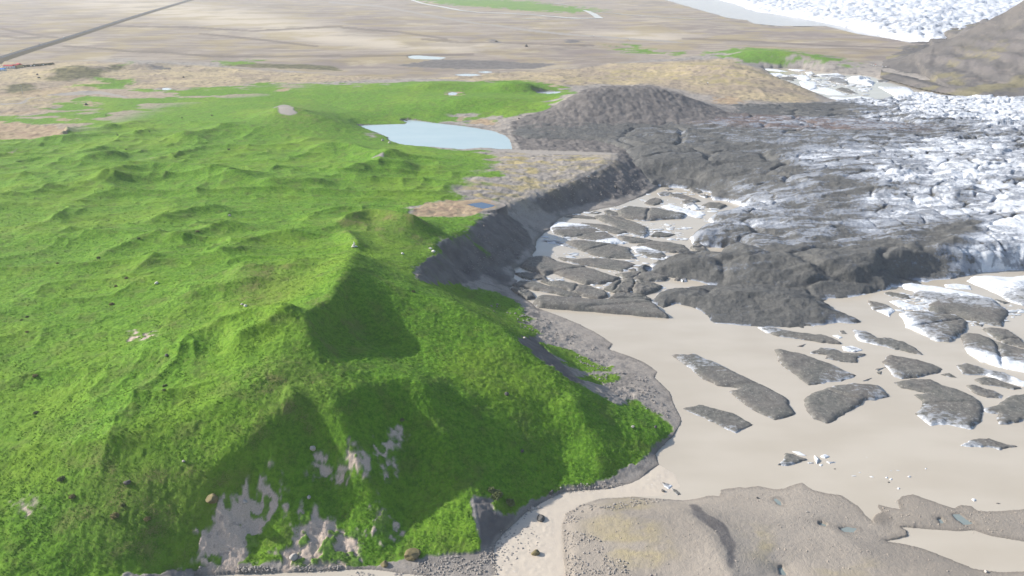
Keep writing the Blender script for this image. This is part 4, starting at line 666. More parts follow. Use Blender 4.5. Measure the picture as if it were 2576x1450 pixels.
# ---------------------------------------------------------------- floating ice: every floe its own thing
# (crop, height, whiteness, whiter side as compass vector or None, label, outline)
GF, GR, GU = 'debris floes crowded between the shore and the glacier', 'dirty floes drifting in the open lagoon', 'ice floes in the far small lagoon'
FLOES = [
('F',1.2,.05,None,'thin flat dark floe strip highest on the left shore channel',[(530,515),(600,503),(700,505),(790,520),(800,533),(720,530),(620,522)]),
('F',1.0,.1,None,'tiny dark floe tucked against the grey moraine shore',[(755,475),(800,465),(860,475),(820,488),(770,486)]),
('F',2.0,.1,None,'small dark floe left of the long white cracked floe',[(880,460),(930,452),(1000,475),(1015,500),(960,498),(900,485)]),
('F',4.5,.2,(.7,-.4),'long dark humped floe with a white crack near its left peak',[(1010,460),(1110,418),(1200,425),(1330,430),(1500,460),(1620,485),(1580,520),(1450,525),(1250,540),(1120,525),(1030,505)]),
('F',2.5,.15,None,'rounded dark floe behind the white cracked floe',[(1250,390),(1290,360),(1350,345),(1400,360),(1405,390),(1330,405)]),
('F',2.0,.1,None,'dark floe at the edge of the brown backwater pool',[(1640,250),(1680,238),(1750,265),(1770,290),(1730,300),(1680,285)]),
('F',2.0,.25,None,'long low dark floe below the brown backwater pool',[(1480,310),(1560,305),(1680,340),(1750,370),(1680,385),(1580,350),(1500,330)]),
('F',2.6,.12,None,'dark lens shaped floe with a white fringe by the glacier front',[(1765,410),(1830,380),(1930,385),(1990,410),(1930,440),(1830,430)]),
('F',2.6,.5,(.5,-.8),'jagged grey and white floe wedged among white ice rubble',[(1590,375),(1650,365),(1700,400),(1740,445),(1680,440),(1620,410)]),
('F',1.6,.85,None,'flat white floe streaked grey, left of the glacier snout',[(1410,420),(1480,405),(1600,440),(1720,470),(1790,490),(1740,520),(1620,490),(1500,450)]),
('F',3.6,.2,(.9,-.2),'large dark tongue shaped floe ending in a pale blue tip',[(800,510),(900,500),(1050,530),(1180,570),(1270,610),(1275,670),(1240,690),(1130,660),(1000,620),(960,590),(880,550)]),
('F',2.4,.42,(-.2,.9),'grey wide slab floe with bluish upper edge by the west shore',[(395,610),(470,560),(620,575),(750,590),(840,640),(620,686),(520,688),(440,660)]),
('F',2.0,.15,None,'narrow dark floe strip behind the wide bluish slab',[(690,570),(850,585),(1000,610),(1095,650),(1010,668),(880,640),(780,605)]),
('F',2.8,.3,(.3,-.7),'grey wedge floe just under the narrow dark strip',[(640,690),(800,655),(880,648),(960,690),(1050,750),(900,757),(760,722)]),
('F',2.0,.1,None,'slender brown floe curving along the middle channel',[(1010,690),(1150,700),(1320,725),(1240,750),(1120,745),(1050,725)]),
('F',3.6,.1,(.9,.2),'broad dark gravel floe with a split right end',[(545,740),(650,733),(850,750),(1000,765),(1110,790),(1112,830),(1165,885),(1050,880),(900,875),(800,855),(700,815),(600,770)]),
('F',.8,.5,None,'thin broken line of ice rubble in the pale west bay',[(320,733),(450,733),(530,763),(660,812),(560,787),(420,750)]),
('F',3.2,.1,None,'long dark floe with a smooth humped back in the middle channel',[(1190,770),(1320,735),(1450,740),(1600,770),(1660,820),(1560,830),(1420,820),(1270,795)]),
('F',3.2,.15,None,'dark block floe standing beside a narrow blue gap',[(1670,790),(1740,750),(1800,790),(1812,830),(1720,832)]),
('F',2.2,.55,(.3,.9),'pale grey floe with dark lower lip under the smooth humped floe',[(1140,790),(1250,785),(1400,830),(1440,870),(1370,892),(1270,862),(1180,835)]),
('F',2.8,.06,(-.9,.3),'green grey lens floe with a frosted left end',[(470,880),(590,905),(830,890),(960,905),(1100,920),(1160,945),(1040,995),(900,975),(760,950),(600,925)]),
('F',4.5,.04,None,'longest dark ridge floe reaching out from the west shore',[(140,960),(190,910),(250,875),(370,880),(470,920),(600,950),(700,960),(800,1000),(930,1040),(1010,1060),(960,1090),(850,1110),(720,1110),(600,1070),(480,1030),(420,1012),(350,1030),(240,1000)]),
('F',2.4,.04,None,'small dark broken floe under the longest ridge floe',[(80,1025),(180,1020),(280,1035),(345,1050),(350,1075),(230,1080),(140,1060)]),
('F',2.6,.04,None,'little pyramid shaped dark floe',[(310,1097),(345,1073),(402,1105),(370,1117)]),
('F',2.8,.03,None,'slim dark floe bending down toward the long front slab',[(70,1130),(130,1105),(260,1115),(400,1150),(530,1185),(660,1230),(560,1227),(400,1192),(230,1160)]),
('F',3.6,.03,None,'thick brown grey floe parallel to and above the slim bent one',[(380,1110),(480,1095),(620,1120),(760,1150),(880,1185),(905,1225),(830,1245),(700,1220),(560,1170),(430,1135)]),
('F',3.6,.02,None,'short brown floe with a steep right face at the west shore',[(45,1165),(130,1160),(230,1195),(250,1240),(190,1255),(100,1215)]),
('F',5.5,.03,None,'big long dark slab floe bordering the open lagoon',[(250,1290),(310,1230),(420,1235),(600,1255),(800,1265),(1000,1265),(1180,1255),(1300,1290),(1400,1370),(1455,1412),(1300,1400),(1000,1375),(700,1350),(450,1330),(320,1320)]),
('F',4.5,.03,None,'humped dark floe with a notch on its right side',[(890,1160),(990,1100),(1080,1075),(1160,1095),(1150,1150),(1100,1195),(980,1190)]),
('F',4.5,.03,None,'dark arched floe right of the notched humped one',[(1145,1170),(1180,1100),(1290,1110),(1410,1135),(1370,1170),(1250,1210),(1170,1200)]),
('F',4.0,.03,None,'brown floe behind the right half of the big long slab',[(930,1250),(1010,1205),(1150,1210),(1260,1230),(1300,1260),(1180,1275),(1020,1265)]),
('F',3.4,.1,None,'grey dark floe across the channel from the glacier foot',[(1000,1030),(1160,1005),(1320,1020),(1450,1060),(1420,1085),(1250,1085),(1080,1070)]),
('F',2.2,.3,(.2,.9),'small purplish floe with white top edge in the upper channel',[(1310,690),(1340,650),(1440,640),(1520,670),(1460,690),(1380,695)]),
('F',1.2,.2,None,'tiny dark floe capping the upper end of the channel',[(1430,265),(1480,258),(1510,266),(1460,274)]),
('F',1.4,.4,None,'flat grey floe left of the brown backwater pool',[(1370,300),(1430,285),(1500,298),(1460,320),(1390,325)]),
('F',1.8,.15,None,'small dark wedge floe at the foot of the moraine slope',[(1500,230),(1530,205),(1555,228),(1530,240)]),
('F',1.6,.35,None,'dark floe with white lower edge right of the lens floe gap',[(1740,320),(1790,312),(1850,330),(1800,340)]),
('F',1.8,.3,None,'small grey block beside the far end of the backwater pool',[(1855,345),(1900,330),(1960,352),(1900,362)]),
('F',1.6,.12,None,'small dark floe at the bend of the wide mid channel',[(1110,995),(1150,985),(1200,1000),(1160,1008)]),
('F',1.5,.6,None,'little white ringed ice patch in the wide mid channel',[(1430,885),(1470,870),(1530,885),(1480,898)]),
('F',1.8,.1,None,'tiny peaked dark floe in the narrow lower channel',[(1520,1085),(1545,1055),(1570,1085),(1545,1092)]),
('F',1.4,.5,None,'tiny bluish floe beside the peaked one in the lower channel',[(1575,1085),(1620,1068),(1630,1098),(1595,1102)]),
('G',1.8,.2,None,'slim dark floe with pale ends under the greenish glacier ridge',[(250,260),(290,250),(380,262),(460,280),(470,305),(390,300),(300,280)]),
('G',2.2,.42,(.3,-.9),'small dark floe with a white rim all round',[(120,325),(200,335),(270,350),(340,400),(305,430),(300,450),(240,420),(160,390)]),
('G',1.2,.95,None,'low broken white floe between the rimmed one and the striped one',[(300,330),(420,335),(580,385),(540,400),(430,395),(350,360)]),
('G',5.0,.5,(.35,.95),'very large striped floe, white upper half and dark lower half',[(400,185),(470,170),(560,185),(700,200),(860,235),(1060,280),(1160,310),(1230,370),(1280,410),(1240,470),(1225,525),(1130,510),(940,465),(800,420),(700,420),(630,400),(620,350),(660,320),(560,300),(480,275),(520,235),(430,215)]),
('G',4.6,.42,(-.9,.1),'round brown floe with white left flank and white lower fringe',[(385,420),(430,405),(600,405),(690,420),(800,425),(900,455),(940,490),(920,560),(860,610),(790,650),(680,640),(560,580),(440,530),(420,480)]),
('G',6.0,.85,(-.3,.9),'bright white crumpled berg against the glacier at the right edge',[(940,150),(1000,110),(1130,110),(1280,120),(1420,110),(1600,130),(1600,360),(1400,350),(1290,320),(1200,260),(1060,200)]),
('G',1.6,.95,None,'low white floe strip above the striped floe',[(750,190),(850,185),(960,200),(970,230),(860,225),(770,212)]),
('G',3.2,.08,None,'brown tapering floe at the right edge above the white sided one',[(1070,550),(1140,540),(1260,560),(1350,610),(1420,670),(1500,720),(1420,708),(1250,668),(1130,600)]),
('G',4.6,.4,(-.7,-.8),'large blue grey floe with a bright white lower left flank',[(890,600),(950,580),(1040,590),(1180,650),(1300,690),(1450,725),(1600,770),(1600,920),(1400,900),(1220,860),(1060,810),(950,740),(905,650)]),
('G',2.6,.55,(.9,-.4),'long grey floe trailing into a white tail at the right edge',[(860,850),(930,835),(1020,860),(1100,890),(1230,910),(1320,950),(1430,1000),(1500,1030),(1400,1020),(1250,980),(1100,930),(990,925),(900,920)]),
('G',2.2,.12,None,'olive grey spindle floe below the white tailed floe',[(1000,970),(1070,950),(1160,960),(1260,1000),(1380,1040),(1320,1050),(1180,1020),(1060,1005)]),
('G',2.0,.15,(.9,0),'reddish brown floe with pale right tip',[(930,1020),(1000,1020),(1100,1050),(1160,1060),(1240,1100),(1220,1120),(1100,1115),(1000,1085)]),
('G',3.0,.12,(-1,.1),'broad grey floe cut by the right edge with a pale left spur',[(1070,1210),(1180,1180),(1290,1110),(1400,1085),(1560,1060),(1600,1300),(1400,1300),(1280,1330),(1210,1330),(1200,1250),(1110,1240)]),
('G',3.2,.14,(-.8,-.9),'largest greenish gravel floe with a bay and frosted lower edge',[(340,990),(400,975),(550,960),(640,965),(730,1010),(850,1045),(960,1090),(1065,1160),(1060,1220),(1020,1330),(970,1370),(880,1355),(780,1320),(640,1340),(570,1270),(530,1245),(590,1190),(570,1140),(520,1090),(630,1080),(480,1045),(400,1030)]),
('G',2.8,.08,(-.9,-.6),'brown leaf shaped floe with a ragged left tail',[(240,820),(300,765),(400,780),(530,800),(660,840),(745,880),(680,915),(560,940),(400,960),(340,940),(290,870)]),
('G',2.4,.28,(-.6,.1),'long pointed floe, grey left half and brown right half',[(0,560),(110,575),(200,630),(300,630),(420,660),(540,730),(575,765),(480,745),(360,720),(230,685),(100,660),(40,640)]),
('G',1.2,.1,None,'small dark splinter right of the brown leaf shaped floe',[(720,930),(790,920),(850,955),(790,950)]),
('G',.8,.1,None,'thin dark splinter left of the brown leaf shaped floe',[(180,890),(270,870),(200,900)]),
('G',.8,.1,None,'tiny dark block under the thin splinter',[(190,910),(235,905),(225,930),(200,925)]),
('G',.8,.1,None,'narrow dark splinter above the bowed floe with a shadowed front',[(80,985),(150,960),(110,982)]),
('G',1.2,.15,None,'small dark chip between the striped floe and the brown tapering one',[(985,505),(1070,520),(1060,537),(1010,525)]),
('G',1.4,.1,None,'dark narrow floe lying off the white crumpled berg',[(1165,312),(1290,340),(1240,348),(1185,330)]),
('12',2.4,.22,(-.2,1),'long thin grey floe with frosted upper left edge',[(570,1015),(700,1025),(880,1060),(1050,1075),(1130,1100),(1210,1145),(1080,1130),(900,1105),(720,1080),(630,1050)]),
('12',.8,.1,None,'tiny dark chip above the broken brown floe',[(865,1165),(930,1145),(900,1167)]),
('12',1.8,.2,(.2,.9),'ragged brown broken floe with pale pieces behind it',[(960,1210),(1050,1175),(1150,1178),(1200,1210),(1400,1220),(1310,1250),(1320,1285),(1200,1275),(1080,1250),(1100,1225),(1020,1215)]),
('12',1.2,.7,None,'pale flat piece behind the ragged brown floe',[(1205,1165),(1280,1160),(1360,1190),(1300,1207),(1220,1195)]),
('12',3.0,.12,(.8,-.9),'large grey leaf shaped floe with a frosted right corner',[(700,1180),(850,1205),(1000,1250),(1180,1320),(1310,1375),(1200,1412),(950,1445),(900,1400),(820,1340),(740,1290)]),
('12',.9,.15,None,'small dark chip at the upper left of the pointed two tone floe',[(1180,1048),(1215,1045),(1238,1070),(1200,1068)]),
('12',.8,.9,None,'small white ice curl left of the pointed two tone floe',[(1130,1082),(1170,1078),(1205,1098),(1180,1104)]),
('S',3.2,.12,(.3,1),'long diagonal gravel floe nearest the grassy point',[(2520,1328),(2600,1325),(2680,1355),(2770,1400),(2860,1440),(2935,1480),(2955,1495),(2960,1520),(2980,1545),(2940,1560),(2905,1570),(2850,1545),(2790,1510),(2735,1462),(2765,1458),(2770,1450),(2690,1440),(2640,1415),(2600,1380)]),
('22',1.8,.12,(-.6,-1),'lower diagonal gravel floe next to the grassy point',[(10,180),(130,155),(250,185),(380,220),(470,265),(535,300),(470,330),(400,365),(330,330),(230,280),(130,235),(60,205)]),
('22',3.6,.1,(.5,1),'bowed grey floe with a shadowed crack along its right front',[(920,110),(1000,55),(1200,0),(1280,-10),(1480,0),(1550,80),(1450,105),(1390,100),(1340,145),(1180,235),(1090,280),(1000,250),(940,190)]),
('22',1.6,.25,(-.6,-.6),'small low grey floe alone near the right edge',[(2110,460),(2200,415),(2310,410),(2420,445),(2520,465),(2440,475),(2390,490),(2340,470),(2220,470)]),
('22',1.6,.1,(-.8,-.8),'small brown triangular floe beside white fragments',[(720,605),(765,570),(775,515),(830,525),(935,565),(870,590),(790,612)]),
('22',.8,.8,None,'pale ice shelf behind the brown triangular floe',[(830,508),(880,510),(930,540),(885,536)]),
('22',1.2,1,None,'brightest white fragment right of the brown triangular floe',[(1040,545),(1075,530),(1112,545),(1075,558)]),
('22',1.6,.8,None,'upright bluish ice shard beside the brown triangular floe',[(995,540),(1030,572),(1012,596)]),
('22',.7,.45,None,'grey flat sliver right of the upright ice shard',[(1085,586),(1155,588),(1110,598)]),
('22',.6,.6,None,'speckled ice crumb left of the upright ice shard',[(940,594),(985,590),(985,600),(955,600)]),
('22',.5,1,None,'small white crumb below the upright ice shard',[(1030,608),(1058,606),(1045,622)]),
('22',.4,.1,None,'tiny dark crumb below the grey flat sliver',[(1138,640),(1150,636),(1158,641),(1148,645)]),
('22',.5,1,None,'forked white fragment on open water near the low shore',[(1410,698),(1430,696),(1445,704),(1425,703)]),
('22',.5,1,None,'white fragment, lower one of a close pair',[(1560,718),(1575,710),(1584,718),(1570,725)]),
('22',.4,1,None,'white fragment, upper one of a close pair',[(1530,705),(1542,699),(1549,708),(1538,712)]),
('22',.4,.1,None,'dark fragment under the close white pair',[(1545,740),(1556,735),(1566,743),(1553,746)]),
('22',.6,.5,None,'half dark half white fragment right of the close pair',[(1698,697),(1712,692),(1724,701),(1708,705)]),
('22',.5,1,None,'white fragment drifting off the low shore bay',[(1618,786),(1630,781),(1641,789),(1628,795)]),
('22',.7,1,None,'white fragment grounded near the stony islet',[(2182,868),(2200,862),(2218,874),(2200,884)]),
('22',.4,.1,None,'dark sliver close to the stony islet at the right',[(2362,900),(2378,896),(2400,902),(2380,906)]),
('22',.4,1,None,'lone white speck high on the open water',[(1827,638),(1836,634),(1844,640),(1834,643)]),
('21',.9,.45,(.8,-.3),'black and white floe drifting at the river mouth',[(2420,742),(2460,750),(2500,766),(2470,790),(2440,772)]),
('21',.6,.02,None,'black sliver floe at the river mouth',[(2490,785),(2530,800),(2562,832),(2538,838),(2510,812)]),
('H',2.5,1,None,'white floe nearest the left corner of the far small lagoon',[(310,222),(420,215),(520,220),(585,250),(450,265),(340,250)]),
('H',1.5,1,None,'white ice strip along the rear shore of the far lagoon',[(205,155),(330,150),(480,165),(620,195),(500,195),(350,180)]),
('H',1.8,.95,None,'white floe behind, touching the grey rear bank',[(630,160),(750,160),(890,175),(800,190),(700,180)]),
('H',2.0,.15,None,'grey debris floe in the crowd of white ones',[(480,290),(600,275),(780,285),(700,310),(720,335),(560,320)]),
('H',3.0,1,None,'white humped floe right of the grey debris floe',[(720,265),(830,240),(920,265),(970,310),(900,335),(780,300)]),
('H',2.5,.9,None,'wide white floe carrying a dark lump of rock',[(800,345),(900,330),(1050,360),(1050,440),(960,480),(850,450)]),
('H',2.5,1,None,'small white floe left of the dark nub',[(890,205),(980,195),(1010,240),(930,245)]),
('H',2.5,.1,None,'dark nub of debris ice among white floes',[(960,250),(1000,228),(1060,265),(1000,270)]),
('H',3.5,.8,(0,.8),'white berg with dark waterline under the green far bank',[(1060,235),(1300,225),(1380,220),(1500,265),(1420,275),(1250,265),(1120,265)]),
('H',5.0,.45,(.9,0),'grey rippled berg left of the tall white one',[(1220,330),(1260,280),(1400,285),(1530,350),(1530,385),(1380,370)]),
('H',13,1.1,None,'tallest spiky white berg in the far small lagoon',[(1490,310),(1560,280),(1640,262),(1700,300),(1780,270),(1870,285),(1860,320),(1940,350),(1900,400),(1820,385),(1700,365),(1560,340)]),
('H',2.5,.35,None,'low brownish floe by the rocky far shore',[(1970,330),(2060,310),(2160,330),(2100,350),(1980,348)]),
('H',1.5,1,None,'white crumb floe nearest the mountain foot',[(2255,352),(2310,338),(2335,355),(2290,362)]),
('H',3.0,.08,None,'reddish brown lens floe in the middle of the far lagoon',[(1350,460),(1430,430),(1540,455),(1680,525),(1560,520),(1430,490)]),
('H',1.0,1,None,'thin white strip floe right of the reddish lens floe',[(1700,462),(1830,480),(1830,497),(1700,480)]),
('H',4.0,1,(0,-.9),'big smooth white floe with a dark back rim near the glacier',[(1990,418),(2200,422),(2400,417),(2460,440),(2540,510),(2400,560),(2250,560),(2100,480)]),
('H',1.2,1,None,'long white shelf of shore ice along the brown slope',[(330,250),(480,320),(640,405),(800,465),(1000,495),(1250,550),(1500,555),(1400,500),(1100,460),(900,462),(760,400),(560,330)]),
('H',1.2,1,None,'white shattered ice sheet in front of the brown glacier bank',[(1220,600),(1300,575),(1500,590),(1700,570),(1900,590),(1950,620),(1880,650),(1750,690),(1500,665),(1280,660)]),
('H',1.4,.9,None,'white floe behind the white shattered ice sheet',[(1080,440),(1180,430),(1330,470),(1400,500),(1280,500),(1150,475)]),
]
def floe_material():
    n = NT('debris_covered_ice'); d = n.attr('ice'); fn = n.noise(.5, 5, .68); gr = n.noise(2.6, 3, .7); st = n.noise(.22, 5, .6, n.scaled((.7, 1.6, 1)), .8); big = n.noise(.05, 3)
    deb = n.mix(n.step(big, .35, .65), (.125,.115,.106), (.103,.106,.096)); deb = n.mix(n.step(fn, .35, .7), deb, (.195,.185,.168)); deb = n.mix(n.math('MULTIPLY', n.step(gr, .52, .75), .75), deb, (.27,.26,.235))
    deb = n.mix(n.math('MULTIPLY', n.step(gr, .42, .3), .5), deb, (.045,.043,.042))
    vs = n.voro(.85); vc = n.t.nodes.new('ShaderNodeSeparateColor'); n.L(vs.outputs['Color'], vc.inputs[0]); peb = n.math('MULTIPLY', n.step(vc.outputs[0], .80, .82), n.step(vs.outputs['Distance'], .34, .24)); deb = n.mix(n.math('MULTIPLY', peb, .5), deb, (.40,.385,.345))
    dd = n.math('ADD', d, n.math('MULTIPLY', n.math('SUBTRACT', n.math('ADD', n.math('MULTIPLY', st, .6), n.math('MULTIPLY', fn, .4)), .5), 1.7))
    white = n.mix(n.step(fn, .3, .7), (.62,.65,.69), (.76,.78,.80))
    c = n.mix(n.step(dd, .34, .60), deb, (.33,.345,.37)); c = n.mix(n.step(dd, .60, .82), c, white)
    return n.out(c, .8, n.bump(n.math('ADD', fn, n.math('MULTIPLY', gr, .5)), .6, .6), .25)
FLM = floe_material()
for k, (crop, H_, wh, side, label, pts) in enumerate(FLOES):
    V_ = {'F': lambda p: Fc(p), 'G': lambda p: Gc(p), 'H': lambda p: Hc(p), '12': lambda p: C(1, 2, p), '22': lambda p: C(2, 2, p), '21': lambda p: C(2, 1, p), 'S': lambda p: [(a*.67083, b*.67083) for a, b in p]}[crop](pts)
    P = np.stack(unp(*dens(V_, 4).T, min(H_*.3, 1.2)), 1); c0 = P.mean(0); P = P-c0
    big = float(np.ptp(P, 0).max()); s = float(np.clip(big/70, .12, 1.2)); r0 = float(np.hypot(*c0))
    gx, gy = np.meshgrid(np.arange(P[:, 0].min()-2*s-1, P[:, 0].max()+2*s+1, s), np.arange(P[:, 1].min()-2*s-1, P[:, 1].max()+2*s+1, s))
    S = sdf(P, gx, gy); ox = k*37.7
    wob = (fbm(gx/(big*.09+.3)+ox, gy/(big*.09+.3), 500, 4)-.5); S = S+wob*min(big*.06, 2.2)+(min(.035*big, 1.3) if crop == 'F' else min(.012*big, .5))
    wid = max(.5, float(S.max()))
    q = np.clip(S/wid, 0, 1); kk = .11 if H_ < 6 else .5
    tilt = (gx*(.5*math.sin(k*2.1)-.35)+gy*(.6*math.cos(k*1.3)))/max(big, 1)
    rel = fbm(gx/(big*.22+.5)+ox, gy/(big*.15+.5), 510, 4)-.5
    z = (1-np.exp(-q/kk))*H_*(.75 if crop == 'F' or H_ > 5.5 else .58)*(.72+.6*tilt+.55*rel)+.16*min(1, H_/3)*(fbm(gx/1.6, gy/1.6+ox, 520, 3)-.5)*np.clip(S/1.0, 0, 1)
    if H_ > 3 and big > 18 and wh < .6: z = z-np.clip(S/2, 0, 1)*.45*H_*np.exp(-((gx*math.cos(k)+gy*math.sin(k)*1.6+4*rel-big*.1*math.sin(k*3))/1.1)**2)*.5
    if H_ > 6: z = z*(.35+1.1*ridged(gx/(big*.16), gy/(big*.12), 530, 3)); 
    z = np.where(S < 0, np.maximum(S*1.2, -1.6), np.maximum(z, .06+np.minimum(S*.25, .2)))
    ice = np.full(gx.shape, wh)
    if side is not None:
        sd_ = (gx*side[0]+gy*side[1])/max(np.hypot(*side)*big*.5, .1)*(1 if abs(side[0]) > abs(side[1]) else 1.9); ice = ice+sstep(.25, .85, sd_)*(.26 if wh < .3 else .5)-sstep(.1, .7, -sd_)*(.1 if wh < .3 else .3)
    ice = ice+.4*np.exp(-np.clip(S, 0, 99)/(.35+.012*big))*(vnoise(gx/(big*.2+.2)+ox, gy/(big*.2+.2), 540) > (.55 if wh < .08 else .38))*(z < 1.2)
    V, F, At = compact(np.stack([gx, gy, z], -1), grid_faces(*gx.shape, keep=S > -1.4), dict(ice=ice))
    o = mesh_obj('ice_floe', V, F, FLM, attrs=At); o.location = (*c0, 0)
    tag(o, label, 'ice floe', GU if crop == 'H' else GF if crop == 'F' else GR)

# ---------------------------------------------------------------- boulders
import bmesh
def rock_mesh(seed, size, stretch=(1, 1, .75)):
    r = np.random.default_rng(seed); bm = bmesh.new(); bmesh.ops.create_icosphere(bm, subdivisions=3, radius=1)
    P = np.array([v.co[:] for v in bm.verts])
    for _ in range(9):
        d = r.normal(size=3); d /= np.linalg.norm(d); lim = r.uniform(.62, .9); k = P@d; P = P-np.outer(np.maximum(k-lim, 0), d)
    n = fbm(P[:, 0]*1.7+seed, P[:, 1]*1.7+P[:, 2]*1.3, seed, 3)-.5
    P = P*(1+.28*n[:, None])*np.array(stretch)*size/2
    for v, p in zip(bm.verts, P): v.co = p
    me = bpy.data.meshes.new('boulder'); bm.to_mesh(me); bm.free(); return me
rock_d, rock_p, rock_b, rock_w = plain('dark_basalt', (.11,.105,.10), .9, .45, .9), plain('pale_rock', (.40,.37,.34), .9, .35, .9), plain('brown_mossy_rock', (.19,.16,.085), .95, .45, .7), plain('whitish_rock', (.62,.59,.54), .9, .2, .9)
B = [(1362,1308,4.2,'d','dark flat boulder standing alone midstream in the beige river'),(1347,1394,3.6,'b','brown sunlit boulder in the river near the bottom edge'),(1037,1401,6.2,'b','large round mossy brown boulder on the river bank'),(967,1424,3.6,'b','smaller brown boulder on the bank left of the mossy one'),
 (738,1402,4.4,'p','pale boulder with a shaded side in the scree at the bottom'),(533,1258,5.0,'b','tall leaning brown rock at the top of the big scree scar'),(321,1221,2.8,'d','grey boulder with a mossy cap on the lower green slope'),(787,1136,3.2,'p','pale boulder above the two armed scree patch'),(617,1268,2.6,'p','pale rock on the upper rim of the big scree scar'),
 (463,1165,1.6,'p','small pale stone on the plain lower grass'),(777,1253,2.0,'p','small pinkish stone in grass right of the big scree scar'),(1275,998,2.4,'d','grey rock alone on the steep green face'),(1314,1139,1.8,'d','dark stone low on the steep green face'),(1592,1077,2.0,'p','pale stone on the grassy point near the lagoon'),(1649,1076,2.2,'d','grey stone at the tip of the grassy point'),
 (1387,1243,2.6,'d','dark boulder where the shingle beach meets the grass'),(1340,1279,2.2,'p','pale boulder in the shingle by the overgrown bank'),(1356,1277,1.8,'p','second pale boulder beside the overgrown bank'),(1083,628,2.6,'w','white rock on the lip above the dark gravel cliff'),(1090,636,2.8,'w','broken white rock a little lower on the cliff lip'),(1013,642,2.0,'w','low white rock on grass left of the cliff lip'),
 (618,776,2.0,'w','white stone among a scatter on the mid green slope'),(610,772,1.6,'p','pale stone above left of the white slope stone'),(392,706,2.0,'w','upright whitish stone on bright green grass'),(577,540,2.4,'p','pale rock on a hummock of the far green plateau'),(420,900,1.8,'d','half buried stone on smooth grass below the bare patch'),
 (1480,450,4.2,'p','big tan boulder high on the streaked moraine slope'),(1549,472,4.0,'d','brown boulder midway down the streaked moraine slope'),(1405,468,3.4,'p','boulder on the footpath along the moraine crest'),(1463,507,2.6,'p','pale boulder at the bottom of the streaked moraine slope'),
 (1248,106,14,'d','dark crag jutting from the pale far plain'),(1324,118,16,'d','dark rock outcrop right of the crag on the far plain'),(1320,856,2.4,'p','pale rock on the gravel fan under the green ridge'),(1305,300,3.0,'d','dark rock on the shore by the tarn'),(962,355,4.0,'p','brown rock at the lower left shore of the tarn'),(980,362,4.0,'p','pale rock pair on the grass just below the tarn'),(1022,304,4.5,'d','dark rock at the small upper bay of the tarn'),
 (1668,1237,2.0,'d','dark stone just off the low shore near the black sliver floe'),(217,265,7,'d','dark cone shaped rock under the shrubby hill on the left'),(94,189,8,'d','grey crag on the tan hillside below the farm'),(98,198,6,'d','reddish crag right under the grey hillside crag'),
 (462,196,7,'d','dark rock lying on the tan flat behind the green plateau'),(2480,1440,1.8,'p','pale stone at the lower right corner shore'),(2030,1290,1.2,'p','tan stone on the mud flat left of the round pools'),(1905,1255,1.2,'d','dark stone on the mud flat near its top shore')]
mats = dict(d=rock_d, p=rock_p, b=rock_b, w=rock_w)
for k, (px, py, sz, mk, lab) in enumerate(B):
    x, y, z = spot(px, py); r = random.Random(k)
    sz = sz*(.8 if sz < 7 else .6); me = rock_mesh(900+k, sz, (r.uniform(.85, 1.25), r.uniform(.75, 1.1), r.uniform(.6, .95) if sz < 10 else .75)); me.materials.append(mats[mk])
    o = bpy.data.objects.new('boulder', me); COL.objects.link(o); o.location = (x, y, max(z, -.1)+sz*.16); o.rotation_euler = (0, 0, r.uniform(0, 6.3))
    tag(o, lab, 'boulder', 'boulders scattered over the land')
# cairn on the knoll: piled white stones
x, y, z = spot(892, 634); c = empty('cairn', (x, y, z)); tag(c, 'whitish stone cairn standing on the grassy knoll', 'cairn')
for k, (dx, dy, dz, s) in enumerate([(-.7, 0, .4, 1.7), (.6, .2, .4, 1.6), (0, -.5, .4, 1.5), (1.5, .1, .25, 1.0), (-.2, .1, 1.4, 1.4), (.3, 0, 2.1, 1.1), (.0, .05, 2.8, .8)]):
    me = rock_mesh(1200+k, s); me.materials.append(rock_w); o = bpy.data.objects.new('stone', me); COL.objects.link(o); o.parent = c; o.location = (dx, dy, dz)

# ---------------------------------------------------------------- shrubs
def leaf_cloud(seed, n, R, H, leaf):
    r = np.random.default_rng(seed); d = r.normal(size=(n, 3)); d /= np.linalg.norm(d, axis=1)[:, None]; d[:, 2] = np.abs(d[:, 2])
    rad = r.uniform(.35, 1, n)**.5*(.75+.5*vnoise(d[:, 0]*2+seed, d[:, 1]*2, seed)); c = d*rad[:, None]*np.array([R, R, H])
    a = r.normal(size=(n, 3)); b = np.cross(a, r.normal(size=(n, 3))); a /= np.linalg.norm(a, axis=1)[:, None]; b /= np.linalg.norm(b, axis=1)[:, None]
    l = leaf*r.uniform(.6, 1.3, n)[:, None]; V = np.stack([c-a*l, c+b*l*.6, c+a*l, c-b*l*.6], 1).reshape(-1, 3)
    return V, np.arange(4*n).reshape(n, 4)
leaf_m = plain('dark_shrub_leaves', (.15,.18,.075), .8, .5, 1.5); leaf_b = plain('brownish_shrub_leaves', (.25,.22,.10), .8, .5, 1.5)
twig_m = plain('shrub_wood', (.12,.095,.07), .9)
def stem_mesh(R, H):
    V, F = [], []
    for q in range(5):
        a = q*1.26; tip = np.array([math.cos(a)*R*.55, math.sin(a)*R*.55, H*.7]); b0 = len(V)
        for t, w in ((-.1, .08), (1, .02)):
            for j in range(4): V.append(tip*max(t, 0)+np.array([math.cos(j*1.57)*w, math.sin(j*1.57)*w, -.15 if t < 0 else 0]))
        F += [(b0+j, b0+(j+1) % 4, b0+4+(j+1) % 4, b0+4+j) for j in range(4)]
    return np.array(V), np.array(F)
protos = []
for k, m in enumerate((leaf_m, leaf_b)):
    root = empty('shrub', (0, 0, -50)); V, F = leaf_cloud(60+k, 520, 1.5, 1.5, .26); mesh_obj('crown', V, F, m, root, smooth=False)
    V, F = stem_mesh(1.4, 1.4); mesh_obj('stem', V, F, twig_m, root, smooth=False); protos.append(root)
